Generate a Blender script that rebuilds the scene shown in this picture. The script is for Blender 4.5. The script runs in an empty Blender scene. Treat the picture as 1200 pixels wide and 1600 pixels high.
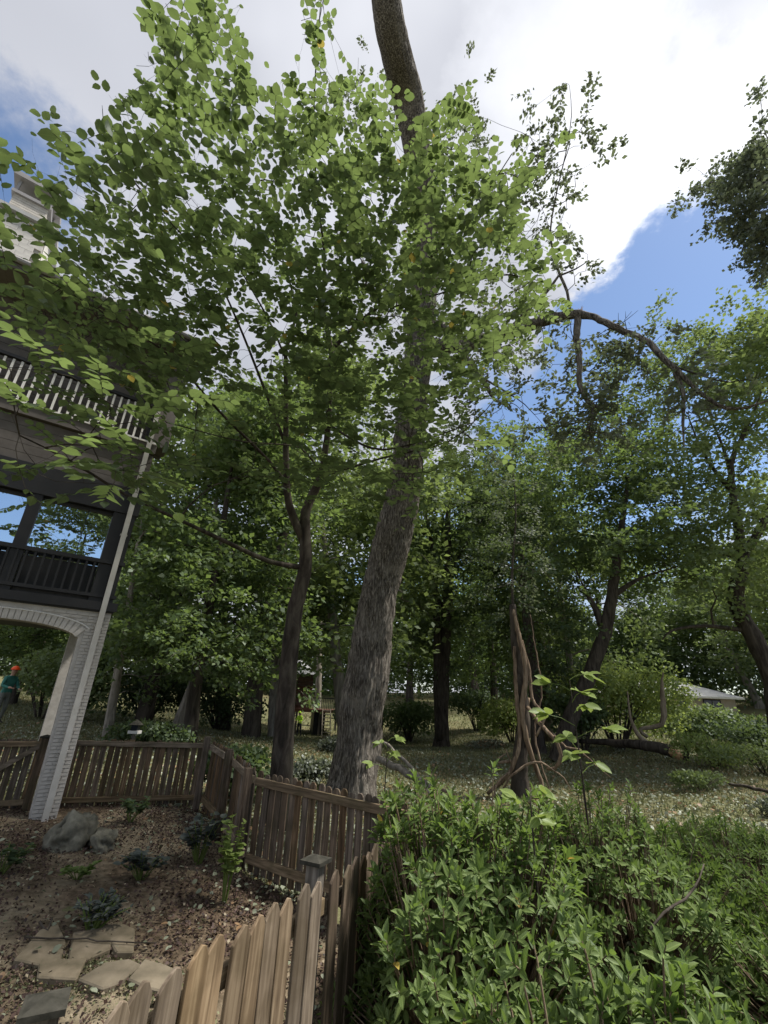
import bpy, bmesh, math, random
import numpy as np
from mathutils import Vector, Matrix, noise as mnoise
RNG = np.random.default_rng(7)
random.seed(7)
SC = bpy.context.scene
C = SC.collection

# ------------------------------------------------------------------ camera
FPX = 700.0                                  # focal length in pixels of a 1200 px wide frame
TH = math.atan(FPX/1680.0)                   # pitch up
RO = math.atan2(70, 1680)                    # slight roll
EYE = 2.2
cth, sth, cro, sro = math.cos(TH), math.sin(TH), math.cos(RO), math.sin(RO)
U0 = Vector((0, -sth, cth)); X0 = Vector((1, 0, 0))
camR = X0*cro + U0*sro; camU = -X0*sro + U0*cro; camF = Vector((0, cth, sth))
cd = bpy.data.cameras.new('camera'); cam = bpy.data.objects.new('camera', cd); C.objects.link(cam)
m = Matrix((camR, camU, -camF)).transposed().to_4x4(); m.translation = (0, 0, EYE)
cam.matrix_world = m
cd.sensor_fit = 'HORIZONTAL'; cd.sensor_width = 36; cd.lens = 36*FPX/1200
cd.clip_start = 0.05; cd.clip_end = 2000
SC.camera = cam

def ray(px, py):
    u = (px-600)/FPX; v = -(py-800)/FPX
    r = u*cro - v*sro; up = u*sro + v*cro
    return np.array([r, cth-up*sth, sth+up*cth])
def at(px, py, D):
    "the point seen at a place of the photograph, D metres away along the ground"
    d = ray(px, py); p = d*(D/math.hypot(d[0], d[1])); p[2] += EYE
    return p
def atz(px, py, z):
    d = ray(px, py); p = d*((z-EYE)/d[2]); p[2] += EYE
    return p

# ------------------------------------------------------------------ sun, sky, exposure
SUN_EL, SUN_AZ = math.radians(62), math.radians(84)
S = Vector((math.cos(SUN_EL)*math.sin(SUN_AZ), math.cos(SUN_EL)*math.cos(SUN_AZ), math.sin(SUN_EL)))
sl = bpy.data.lights.new('sun', 'SUN'); sl.energy = 3.7; sl.angle = math.radians(7.0); sl.color = (1, .95, .86)
so = bpy.data.objects.new('sun', sl); C.objects.link(so); so.rotation_euler = (-S).to_track_quat('-Z', 'Y').to_euler()
W = bpy.data.worlds.new('World'); SC.world = W; W.use_nodes = True
nt = W.node_tree; nt.nodes.clear()
def N(tree, t, **kw):
    n = tree.nodes.new(t)
    for k, v in kw.items():
        if k == 'inp':
            for a, b in v.items(): n.inputs[a].default_value = b
        else: setattr(n, k, v)
    return n
def L(tree, a, b): tree.links.new(a, b)
sky = N(nt, 'ShaderNodeTexSky', sky_type='NISHITA', sun_disc=False, sun_elevation=SUN_EL, sun_rotation=SUN_AZ, air_density=1.0, dust_density=0.3, ozone_density=2.2)
tc = N(nt, 'ShaderNodeTexCoord')
sep = N(nt, 'ShaderNodeSeparateXYZ'); L(nt, tc.outputs['Generated'], sep.inputs[0])
def M(tree, op, a, b=None, c=None, clamp=False):
    n = tree.nodes.new('ShaderNodeMath'); n.operation = op; n.use_clamp = clamp
    for i, q in enumerate((a, b, c)):
        if q is None: continue
        if isinstance(q, (int, float)): n.inputs[i].default_value = q
        else: tree.links.new(q, n.inputs[i])
    return n.outputs[0]
zc = M(nt, 'MAXIMUM', sep.outputs[2], 0.0); zz = M(nt, 'ADD', zc, .22)
cx = M(nt, 'DIVIDE', sep.outputs[0], zz); cy = M(nt, 'DIVIDE', sep.outputs[1], zz)
cmb = N(nt, 'ShaderNodeCombineXYZ'); L(nt, cx, cmb.inputs[0]); L(nt, cy, cmb.inputs[1])
n1 = N(nt, 'ShaderNodeTexNoise', inp={'Scale': 1.1, 'Detail': 9, 'Roughness': .55, 'Distortion': .3}); L(nt, cmb.outputs[0], n1.inputs['Vector'])
n2 = N(nt, 'ShaderNodeTexNoise', inp={'Scale': .9, 'Detail': 5, 'Roughness': .5}); 
mp2 = N(nt, 'ShaderNodeMapping', inp={'Location': (3.1, 7.7, 1)}); L(nt, cmb.outputs[0], mp2.inputs[0]); L(nt, mp2.outputs[0], n2.inputs['Vector'])
nw = N(nt, 'ShaderNodeTexNoise', inp={'Scale': 3.2, 'Detail': 7, 'Roughness': .6}); L(nt, cmb.outputs[0], nw.inputs['Vector'])
wsub = N(nt, 'ShaderNodeVectorMath', operation='SUBTRACT'); L(nt, nw.outputs['Color'], wsub.inputs[0]); wsub.inputs[1].default_value = (.5, .5, .5)
wsc = N(nt, 'ShaderNodeVectorMath', operation='SCALE'); L(nt, wsub.outputs[0], wsc.inputs[0]); wsc.inputs['Scale'].default_value = .42
wad = N(nt, 'ShaderNodeVectorMath', operation='ADD'); L(nt, tc.outputs['Generated'], wad.inputs[0]); L(nt, wsc.outputs[0], wad.inputs[1])
wdir = N(nt, 'ShaderNodeVectorMath', operation='NORMALIZE'); L(nt, wad.outputs[0], wdir.inputs[0])
def lobe(px, py, deg, amt, soft=1.0):
    d = Vector(ray(px, py)).normalized() if isinstance(px, (int, float)) else Vector(px).normalized()
    v = N(nt, 'ShaderNodeVectorMath', operation='DOT_PRODUCT'); L(nt, wdir.outputs[0], v.inputs[0]); v.inputs[1].default_value = d
    k = math.cos(math.radians(deg))
    t = M(nt, 'DIVIDE', M(nt, 'SUBTRACT', v.outputs['Value'], k), (1-k), clamp=True)
    return M(nt, 'MULTIPLY', M(nt, 'POWER', t, soft), amt)
dens = M(nt, 'ADD', M(nt, 'MULTIPLY', n1.outputs['Fac'], 1.25), .02)
for a in ((1130, 510, 15, -.6, .8), (1000, 520, 10, -.4, .8), (900, 660, 15, -.5, .8), (1080, 640, 12, -.3, .8), (-60, 250, 10, -.6, .9), (700, 880, 16, -.25, 1), ((.52, -.8, .33), 0, 20, -.45, .8), (950, 860, 12, -.2, 1),
          (850, 530, 8, .35, .8), (1020, 250, 20, .25, .8), (450, 150, 32, .25, .7)):
    dens = M(nt, 'ADD', dens, lobe(*a))
cov = N(nt, 'ShaderNodeValToRGB'); cov.color_ramp.elements[0].position = .30; cov.color_ramp.elements[1].position = .74
cov.color_ramp.elements[0].color = (0, 0, 0, 1); cov.color_ramp.elements[1].color = (1, 1, 1, 1); cov.color_ramp.interpolation = 'EASE'
L(nt, dens, cov.inputs[0])
br = M(nt, 'ADD', n2.outputs['Fac'], lobe(1080, 170, 22, .17, .9))
br = M(nt, 'ADD', br, lobe(1000, 330, 14, .15, .9))
ccol = N(nt, 'ShaderNodeValToRGB'); cr = ccol.color_ramp
cr.elements[0].position = .3; cr.elements[0].color = (.26, .27, .30, 1)
cr.elements[1].position = .72; cr.elements[1].color = (.66, .67, .70, 1)
e = cr.elements.new(.5); e.color = (.325, .335, .37, 1)
L(nt, br, ccol.inputs[0])
bgs = N(nt, 'ShaderNodeBackground', inp={'Strength': .088}); L(nt, sky.outputs[0], bgs.inputs[0])
bgc = N(nt, 'ShaderNodeBackground', inp={'Strength': 1.0}); L(nt, ccol.outputs[0], bgc.inputs[0])
mx = N(nt, 'ShaderNodeMixShader'); L(nt, cov.outputs[0], mx.inputs[0]); L(nt, bgs.outputs[0], mx.inputs[1]); L(nt, bgc.outputs[0], mx.inputs[2])
wo = N(nt, 'ShaderNodeOutputWorld'); L(nt, mx.outputs[0], wo.inputs[0])
SC.view_settings.view_transform = 'Standard'; SC.view_settings.look = 'None'
SC.view_settings.exposure = 1.02; SC.view_settings.gamma = 1; SC.view_settings.use_curve_mapping = False
SC.render.engine = 'CYCLES'
cy_ = SC.cycles
cy_.max_bounces = 7; cy_.diffuse_bounces = 4; cy_.glossy_bounces = 2; cy_.transmission_bounces = 5; cy_.transparent_max_bounces = 4
cy_.caustics_reflective = False; cy_.caustics_refractive = False

# ------------------------------------------------------------------ objects bookkeeping
def tag(o, label=None, cat=None, group=None, kind=None):
    if label: o['label'] = label
    if cat: o['category'] = cat
    if group: o['group'] = group
    if kind: o['kind'] = kind
    return o
def thing(name, label, cat, loc=(0, 0, 0), rz=0, group=None):
    o = bpy.data.objects.new(name, None); C.objects.link(o); o.location = loc; o.rotation_euler = (0, 0, rz); o.empty_display_size = .1
    return tag(o, label, cat, group)
def link(name, mesh, parent=None, mat=None):
    o = bpy.data.objects.new(name, mesh); C.objects.link(o)
    if mat is not None and not mesh.materials: mesh.materials.append(mat)
    if parent is not None:
        o.parent = parent
    return o
def world_child(name, mesh, parent, mat=None):
    "mesh written in world coordinates under a thing that stands elsewhere"
    o = link(name, mesh, parent, mat)
    o.matrix_parent_inverse = parent.matrix_basis.inverted()
    return o

# ------------------------------------------------------------------ mesh helpers
def np_mesh(name, V, F, smooth=False, uv=None):
    "V (n,3); F list of (k, faces array) with k verts each"
    me = bpy.data.meshes.new(name)
    V = np.asarray(V, dtype=np.float32)
    fl = F if isinstance(F, list) else [F]
    fl = [np.asarray(f, dtype=np.int32) for f in fl if len(f)]
    loops = np.concatenate([f.ravel() for f in fl]); tot = np.concatenate([np.full(len(f), f.shape[1], dtype=np.int32) for f in fl])
    st = np.concatenate([[0], np.cumsum(tot)[:-1]]).astype(np.int32)
    me.vertices.add(len(V)); me.vertices.foreach_set('co', V.ravel())
    me.loops.add(len(loops)); me.loops.foreach_set('vertex_index', loops)
    me.polygons.add(len(tot)); me.polygons.foreach_set('loop_start', st)
    try: me.polygons.foreach_set('loop_total', tot)
    except Exception: pass
    if uv is not None:
        l = me.uv_layers.new(name='UVMap'); l.data.foreach_set('uv', np.asarray(uv, dtype=np.float32)[loops].ravel())
    me.polygons.foreach_set('use_smooth', np.full(len(tot), smooth))
    me.update(calc_edges=True)
    return me
class MB:
    def __init__(s): s.v = []; s.f = {}; s.n = 0
    def add(s, V, faces):
        for f in faces: s.f.setdefault(len(f), []).append([i+s.n for i in f])
        s.v.append(np.asarray(V, float).reshape(-1, 3)); s.n += len(s.v[-1]); return s
    def addk(s, V, F):
        s.f.setdefault(F.shape[1], []).extend((F+s.n).tolist()); s.v.append(V); s.n += len(V)
    def box(s, c, size, M3=None):
        x, y, z = [q/2 for q in size]
        P = np.array([(a, b, d) for a in (-x, x) for b in (-y, y) for d in (-z, z)])
        if M3 is not None: P = P @ np.asarray(M3).T
        P = P+np.asarray(c)
        return s.add(P, [(0, 1, 3, 2), (4, 6, 7, 5), (0, 4, 5, 1), (2, 3, 7, 6), (0, 2, 6, 4), (1, 5, 7, 3)])
    def bar(s, a, b, w, h, up=(0, 0, 1)):
        a = np.asarray(a, float); b = np.asarray(b, float); d = b-a; l = np.linalg.norm(d); d /= l
        sd = np.cross(d, up); sd /= (np.linalg.norm(sd)+1e-9); u = np.cross(sd, d)
        return s.box((a+b)/2, (l, w, h), np.array([d, sd, u]).T)
    def tube(s, P, R, k=6, cap=True):
        V, F = tube(P, R, k); s.addk(V, F)
        if cap:
            n = len(P); o = s.n-len(V)
            for base in (o, o+(n-1)*k):
                s.f.setdefault(k, []).append([base+i for i in (range(k) if base != o else range(k-1, -1, -1))])
        return s
    def prism(s, poly, z0, z1):
        n = len(poly); V = [(p[0], p[1], z0) for p in poly]+[(p[0], p[1], z1) for p in poly]
        return s.add(V, [tuple(range(n-1, -1, -1)), tuple(range(n, 2*n))]+[(i, (i+1) % n, n+(i+1) % n, n+i) for i in range(n)])
    def mesh(s, name, smooth=False):
        return np_mesh(name, np.concatenate(s.v), [np.array(f) for f in s.f.values()], smooth)
def tube(P, R, k=6):
    P = np.asarray(P, float); R = np.asarray(R, float); n = len(P)
    T = np.gradient(P, axis=0); T /= (np.linalg.norm(T, axis=1, keepdims=True)+1e-9)
    ref = np.array([1., 0, 0]) if abs(T[0, 0]) < .8 else np.array([0, 1., 0])
    a = np.cross(T[0], ref); a /= np.linalg.norm(a); A = [a]
    for i in range(1, n):
        a = a-T[i]*np.dot(a, T[i]); a /= (np.linalg.norm(a)+1e-9); A.append(a)
    A = np.array(A); B = np.cross(T, A)
    ang = np.arange(k)*2*math.pi/k
    V = P[:, None]+R[:, None, None]*(np.cos(ang)[None, :, None]*A[:, None]+np.sin(ang)[None, :, None]*B[:, None])
    i = np.arange(n-1)[:, None]; j = np.arange(k)[None]
    F = np.stack([i*k+j, i*k+(j+1) % k, (i+1)*k+(j+1) % k, (i+1)*k+j], -1).reshape(-1, 4)
    return V.reshape(-1, 3), F
def smooth_line(P, step=.25, jitter=0.0, rng=RNG):
    "Catmull-Rom through points with radii in 4th column"
    P = np.asarray(P, float); Q = np.vstack([2*P[0]-P[1], P, 2*P[-1]-P[-2]]); out = []
    for i in range(1, len(Q)-2):
        n = max(2, int(np.linalg.norm(Q[i+1, :3]-Q[i, :3])/step))
        for t in np.arange(n)/n:
            out.append(.5*((2*Q[i])+(-Q[i-1]+Q[i+1])*t+(2*Q[i-1]-5*Q[i]+4*Q[i+1]-Q[i+2])*t*t+(-Q[i-1]+3*Q[i]-3*Q[i+1]+Q[i+2])*t**3))
    out.append(P[-1]); out = np.array(out)
    if jitter: out[1:-1, :3] += rng.normal(0, jitter, (len(out)-2, 3))
    out[:, 3] = np.maximum(out[:, 3], .003)
    return out

def unit(v): return v/(np.linalg.norm(v, axis=-1, keepdims=True)+1e-9)
QUAD = (np.array([(0, 0, 0), (.45, .36, .06), (1, 0, -.06), (.5, -.36, .04)]), [np.array([(0, 3, 2, 1)])])
OV = np.array([(0, 0, 0), (.16, .25, .02), (.42, .37, .05), (.74, .26, .02), (1, 0, -.10), (.74, -.26, .02), (.42, -.37, .05), (.16, -.25, .02), (.42, 0, -.02), (.74, 0, -.05)])
OVF = [np.array([(0, 8, 1), (1, 8, 2), (0, 7, 8), (7, 6, 8), (9, 4, 3), (9, 5, 4)]), np.array([(8, 9, 3, 2), (8, 6, 5, 9)])]
OVATE = (OV, OVF)
LN = OV.copy(); LN[:, 1] *= .52; LANCE = (LN, OVF)
def leaf_arrays(pos, axis, nrm, length, tmpl, width=1.0):
    T, F = tmpl; k = len(T)
    a = unit(axis); s = unit(np.cross(nrm, a)); n = np.cross(a, s)
    w = np.broadcast_to(np.asarray(width), length.shape)
    V = pos[:, None]+length[:, None, None]*(T[None, :, 0:1]*a[:, None]+T[None, :, 1:2]*w[:, None, None]*s[:, None]+T[None, :, 2:3]*n[:, None])
    off = (np.arange(len(pos))*k)[:, None, None]
    Fs = [(f[None]+off).reshape(-1, f.shape[1]) for f in F]
    uv = np.tile(T[:, :2]+np.array([0, .5]), (len(pos), 1))
    return V.reshape(-1, 3), Fs, uv
def leaf_mesh(name, pos, axis, nrm, length, tmpl=QUAD, width=1.0, mat=None):
    V, F, uv = leaf_arrays(np.asarray(pos, float), axis, nrm, length, tmpl, width)
    me = np_mesh(name, V, F, True, uv)
    if mat: me.materials.append(mat)
    return me
def leaf_frame_matrix(p, a, n, l):
    a = a/np.linalg.norm(a); s = np.cross(n, a); s /= np.linalg.norm(s); n = np.cross(a, s)
    Mx = Matrix(((a[0]*l, s[0]*l, n[0]*l, p[0]), (a[1]*l, s[1]*l, n[1]*l, p[1]), (a[2]*l, s[2]*l, n[2]*l, p[2]), (0, 0, 0, 1)))
    return Mx

# ------------------------------------------------------------------ materials
def mat(name, rough=.8, spec=.3):
    m = bpy.data.materials.new(name); m.use_nodes = True; t = m.node_tree
    b = t.nodes['Principled BSDF']; b.inputs['Roughness'].default_value = rough; b.inputs['Specular IOR Level'].default_value = spec
    return m, t, b
def ramp(t, fac, stops):
    r = t.nodes.new('ShaderNodeValToRGB'); e = r.color_ramp.elements
    while len(e) < len(stops): e.new(.5)
    for i, (p, c) in enumerate(stops): e[i].position = p; e[i].color = (*c, 1)
    if fac is not None: t.links.new(fac, r.inputs[0])
    return r.outputs[0]
def mixc(t, f, a, b, mode='MIX'):
    n = t.nodes.new('ShaderNodeMix'); n.data_type = 'RGBA'; n.blend_type = mode
    for i, q in ((0, f), (6, a), (7, b)):
        if isinstance(q, (int, float)): n.inputs[i].default_value = q
        elif isinstance(q, tuple): n.inputs[i].default_value = (*q, 1)
        else: t.links.new(q, n.inputs[i])
    return n.outputs[2]
def tnoise(t, scale, detail=4, mapping=None, rough=.55, dist=0, space='Object'):
    c = t.nodes.new('ShaderNodeTexCoord'); o = c.outputs[space]
    if space == 'World':
        pass
    if mapping:
        mp = t.nodes.new('ShaderNodeMapping'); mp.inputs['Scale'].default_value = mapping; t.links.new(o, mp.inputs[0]); o = mp.outputs[0]
    n = t.nodes.new('ShaderNodeTexNoise'); n.inputs['Scale'].default_value = scale; n.inputs['Detail'].default_value = detail
    n.inputs['Roughness'].default_value = rough; n.inputs['Distortion'].default_value = dist
    t.links.new(o, n.inputs['Vector']); return n.outputs['Fac']
def bump(t, b, h, strength=.5, dist=.02):
    n = t.nodes.new('ShaderNodeBump'); n.inputs['Strength'].default_value = strength; n.inputs['Distance'].default_value = dist
    t.links.new(h, n.inputs['Height']); t.links.new(n.outputs[0], b.inputs['Normal'])
def leaf_mat(name, dark, light, trans, tf=.45, gloss=.35, gl=.06, vein=False, rnd=None, odd=None):
    dark, light, trans = [(c[0]*.97, c[1]*.90, c[2]*1.04) for c in (dark, light, trans)]
    m = bpy.data.materials.new(name); m.use_nodes = True; t = m.node_tree; t.nodes.clear()
    if rnd == 'object':
        r = t.nodes.new('ShaderNodeObjectInfo').outputs['Random']
    else:
        r = t.nodes.new('ShaderNodeNewGeometry').outputs['Random Per Island']
    c = ramp(t, r, [(0, dark), (.55, tuple((a+b)/2 for a, b in zip(dark, light))), (1, light)])
    tcx = mixc(t, r, trans, tuple(q*.6 for q in trans))
    if odd:
        k = M(t, 'GREATER_THAN', M(t, 'FRACT', M(t, 'MULTIPLY', r, 37.7)), 1-odd[0])
        c = mixc(t, k, c, odd[1]); tcx = mixc(t, k, tcx, odd[1])
    if vein:
        uv = t.nodes.new('ShaderNodeUVMap'); sp = t.nodes.new('ShaderNodeSeparateXYZ'); t.links.new(uv.outputs[0], sp.inputs[0])
        d = M(t, 'ABSOLUTE', M(t, 'SUBTRACT', sp.outputs[1], .5))
        v1 = M(t, 'LESS_THAN', d, .018)
        st = M(t, 'SINE', M(t, 'MULTIPLY', M(t, 'SUBTRACT', sp.outputs[0], M(t, 'MULTIPLY', d, .8)), 48))
        v2 = M(t, 'MULTIPLY', M(t, 'GREATER_THAN', st, .86), .5)
        v = M(t, 'MAXIMUM', v1, v2)
        c = mixc(t, M(t, 'MULTIPLY', v, .45), c, tuple(min(1, q*2.2) for q in light))
    di = t.nodes.new('ShaderNodeBsdfDiffuse'); t.links.new(c, di.inputs[0])
    tr = t.nodes.new('ShaderNodeBsdfTranslucent'); t.links.new(tcx, tr.inputs[0])
    ms = t.nodes.new('ShaderNodeMixShader'); ms.inputs[0].default_value = tf; t.links.new(di.outputs[0], ms.inputs[1]); t.links.new(tr.outputs[0], ms.inputs[2])
    g = t.nodes.new('ShaderNodeBsdfGlossy'); g.inputs['Roughness'].default_value = gloss; g.inputs[0].default_value = (.9, .95, 1, 1)
    m2 = t.nodes.new('ShaderNodeMixShader'); m2.inputs[0].default_value = gl; t.links.new(ms.outputs[0], m2.inputs[1]); t.links.new(g.outputs[0], m2.inputs[2])
    o = t.nodes.new('ShaderNodeOutputMaterial'); t.links.new(m2.outputs[0], o.inputs[0])
    return m
def wood_mat(name, a, b_, c_, axis=2, rough=.8, scale=1.0, green=0.0):
    m, t, b = mat(name, rough, .2)
    mp = [14, 14, 14]; mp[axis] = .9
    oi = t.nodes.new('ShaderNodeObjectInfo')
    c = t.nodes.new('ShaderNodeTexCoord')
    ad = t.nodes.new('ShaderNodeVectorMath'); ad.operation = 'ADD'; t.links.new(c.outputs['Object'], ad.inputs[0])
    cb = t.nodes.new('ShaderNodeCombineXYZ'); r9 = M(t, 'MULTIPLY', oi.outputs['Random'], 40.0)
    for i in range(3): t.links.new(r9, cb.inputs[i])
    t.links.new(cb.outputs[0], ad.inputs[1])
    mpn = t.nodes.new('ShaderNodeMapping'); mpn.inputs['Scale'].default_value = mp; t.links.new(ad.outputs[0], mpn.inputs[0])
    n = t.nodes.new('ShaderNodeTexNoise'); n.inputs['Scale'].default_value = 2.4*scale; n.inputs['Detail'].default_value = 7; n.inputs['Distortion'].default_value = .8
    t.links.new(mpn.outputs[0], n.inputs['Vector'])
    n3 = t.nodes.new('ShaderNodeTexNoise'); n3.inputs['Scale'].default_value = 5; n3.inputs['Detail'].default_value = 5; t.links.new(ad.outputs[0], n3.inputs['Vector'])
    col = ramp(t, n.outputs['Fac'], [(.3, a), (.5, b_), (.68, c_)])
    v = t.nodes.new('ShaderNodeHueSaturation'); t.links.new(col, v.inputs['Color'])
    t.links.new(M(t, 'ADD', M(t, 'MULTIPLY', oi.outputs['Random'], .65), .68), v.inputs['Value'])
    t.links.new(M(t, 'ADD', M(t, 'MULTIPLY', M(t, 'FRACT', M(t, 'MULTIPLY', oi.outputs['Random'], 7.3)), .5), .6), v.inputs['Saturation'])
    st = ramp(t, n3.outputs['Fac'], [(.45, (0, 0, 0)), (.65, (1, 1, 1))])
    col = mixc(t, M(t, 'MULTIPLY', st, .45), v.outputs[0], (a[0]*.6, a[1]*.66+green, a[2]*.6))
    t.links.new(col, b.inputs['Base Color']); bump(t, b, n.outputs['Fac'], .6, .004)
    return m
def bark_mat(name, dark, mid, light, sx=9, sz=1.4, bs=.8, bd=.03, moss=None):
    m, t, b = mat(name, .92, .12)
    n = tnoise(t, 1.0, 8, (sx, sx, sz), .62, .6); n2 = tnoise(t, 1.7, 5)
    col = ramp(t, n, [(.34, dark), (.5, mid), (.68, light)])
    lic = ramp(t, n2, [(.52, (0, 0, 0)), (.66, (1, 1, 1))])
    col = mixc(t, M(t, 'MULTIPLY', lic, .35), col, moss or light)
    t.links.new(col, b.inputs['Base Color']); bump(t, b, n, bs, bd)
    return m
def flat_mat(name, c, c2=None, rough=.7, scale=6, spec=.3, bmp=.15):
    m, t, b = mat(name, rough, spec); n = tnoise(t, scale, 6)
    t.links.new(ramp(t, n, [(.3, c), (.7, c2 or tuple(q*.75 for q in c))]), b.inputs['Base Color'])
    if bmp: bump(t, b, n, bmp, .01)
    return m

M_leafA = leaf_mat('broad_leaf', (.058, .09, .043), (.10, .145, .062), (.20, .30, .075), .54, .45, .035, True, odd=(.004, (.35, .28, .06)))
M_leafA1 = leaf_mat('broad_leaf_single', (.058, .09, .043), (.10, .145, .062), (.20, .30, .075), .54, .45, .035, True, 'object')
M_leafO = leaf_mat('oak_leaf', (.075, .095, .06), (.17, .20, .13), (.18, .24, .10), .4, .5, .03)
M_leafG = leaf_mat('green_leaf', (.06, .105, .04), (.14, .205, .075), (.20, .31, .065), .45, .5, .02)
M_leafL = leaf_mat('light_leaf', (.10, .155, .05), (.21, .28, .11), (.25, .36, .085), .45, .5, .02)
M_leafD = leaf_mat('dark_leaf', (.045, .08, .033), (.10, .15, .06), (.15, .23, .055), .42, .5, .02)
M_leafY = leaf_mat('lime_leaf', (.17, .26, .06), (.32, .42, .12), (.38, .5, .1), .45, .5, .02)
M_shrub = leaf_mat('shrub_leaf', (.072, .122, .036), (.165, .24, .07), (.21, .345, .055), .42, .5, .01, True, odd=(.004, (.5, .35, .08)))
M_shrub1 = leaf_mat('shrub_leaf_single', (.076, .126, .036), (.172, .25, .07), (.22, .355, .055), .42, .5, .01, True, 'object')
M_shoot = leaf_mat('young_leaf', (.15, .23, .05), (.24, .33, .09), (.33, .46, .09), .45, .45, .015, True)
M_herb = leaf_mat('herb_leaf', (.10, .16, .045), (.19, .275, .08), (.22, .36, .06), .4, .5, .01)
M_blue = leaf_mat('blue_green_leaf', (.05, .07, .05), (.12, .14, .105), (.09, .12, .06), .2, .5, .03)
M_grass = leaf_mat('grass_blade', (.12, .14, .055), (.30, .32, .15), (.17, .22, .06), .3, .5, .02)
M_litter = leaf_mat('fallen_leaf', (.11, .135, .065), (.31, .36, .23), (.2, .21, .1), .2, .5, .03, odd=(.15, (.24, .15, .08)))
M_chip = leaf_mat('bark_chip', (.025, .016, .011), (.11, .072, .048), (.05, .03, .02), .03, .6, .02, odd=(.06, (.30, .25, .17)))
M_barkB = bark_mat('oak_bark', (.022, .019, .016), (.105, .092, .078), (.30, .272, .235), 38, 5.0, 1.0, .035)
M_barkA = bark_mat('smooth_bark', (.02, .017, .014), (.048, .039, .032), (.095, .082, .066), 8, 2.2, .8, .02, (.075, .08, .05))
M_barkD = bark_mat('dark_bark', (.022, .018, .015), (.055, .046, .038), (.10, .085, .07), 8, 1.4)
M_barkG = bark_mat('grey_bark', (.10, .09, .075), (.20, .18, .15), (.32, .29, .25), 7, 1.2)
M_vine = bark_mat('vine_bark', (.08, .055, .04), (.18, .13, .09), (.31, .24, .17), 14, 1.6)
M_pale = bark_mat('weathered_wood', (.11, .085, .06), (.21, .17, .12), (.32, .27, .2), 10, 1.4)
M_raw = bark_mat('torn_wood', (.35, .2, .1), (.55, .36, .2), (.72, .54, .34), 14, .6, .6, .02)
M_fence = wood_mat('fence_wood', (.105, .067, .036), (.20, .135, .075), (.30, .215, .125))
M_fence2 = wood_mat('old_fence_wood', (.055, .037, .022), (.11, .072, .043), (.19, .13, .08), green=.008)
M_rail = wood_mat('rail_wood', (.085, .06, .036), (.16, .115, .07), (.26, .19, .12), axis=0, green=.01)
M_post = wood_mat('post_wood', (.06, .05, .038), (.13, .105, .08), (.22, .19, .15))
M_cap = flat_mat('weathered_cap', (.02, .02, .016), (.06, .057, .048), .9, 14, .1, .5)
M_brick = flat_mat('whitewashed_brick', (.38, .355, .32), (.52, .49, .45), .85, 9, .2, .5)
M_mortar = flat_mat('mortar', (.36, .335, .305), (.47, .445, .41), .95, 12, .1, .5)
M_black = flat_mat('black_paint', (.012, .012, .013), (.022, .021, .021), .55, 4)
M_brown = flat_mat('brown_boards', (.085, .075, .068), (.125, .112, .102), .8, 5, .2, .3)
M_soffit = flat_mat('soffit_boards', (.11, .10, .092), (.15, .135, .125), .8, 3, .2, .2)
M_white = flat_mat('white_paint', (.62, .6, .56), (.74, .72, .69), .6, 5)
M_spout = flat_mat('downspout_paint', (.40, .38, .34), (.50, .48, .44), .5, 5)
M_shing = flat_mat('pale_shingle', (.44, .42, .40), (.60, .58, .55), .85, 9)
M_metal = flat_mat('chimney_metal', (.22, .21, .21), (.30, .29, .29), .4, 4, .5)
M_stone = flat_mat('boulder_stone', (.045, .043, .032), (.26, .245, .19), .9, 7, .2, 1.0)
M_flag = flat_mat('flagstone', (.085, .072, .045), (.25, .205, .145), .9, 5, .2, .7)
M_flag2 = flat_mat('pale_flagstone', (.10, .085, .06), (.22, .185, .135), .85, 5, .2, .6)
M_red = wood_mat('red_boards', (.06, .03, .02), (.115, .055, .038), (.17, .09, .065), axis=0)
M_roofg = flat_mat('grey_shingle', (.28, .285, .29), (.38, .38, .385), .9, 1.5)
M_tan = flat_mat('tan_siding', (.38, .32, .25), (.46, .40, .32), .8, 2)
m, t, b = mat('window_glass', .03, .5); b.inputs['Base Color'].default_value = (.02, .025, .03, 1); b.inputs['Metallic'].default_value = 0; b.inputs['IOR'].default_value = 1.5
gl = t.nodes.new('ShaderNodeBsdfGlossy'); gl.inputs['Roughness'].default_value = .01; gl.inputs[0].default_value = (.75, .8, .86, 1)
mxx = t.nodes.new('ShaderNodeMixShader'); mxx.inputs[0].default_value = .8; t.links.new(b.outputs[0], mxx.inputs[1]); t.links.new(gl.outputs[0], mxx.inputs[2]); t.links.new(mxx.outputs[0], t.nodes['Material Output'].inputs[0])
M_glass = m
m, t, b = mat('dark_pane', .08, .5); b.inputs['Base Color'].default_value = (.02, .025, .03, 1); M_pane = m

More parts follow.
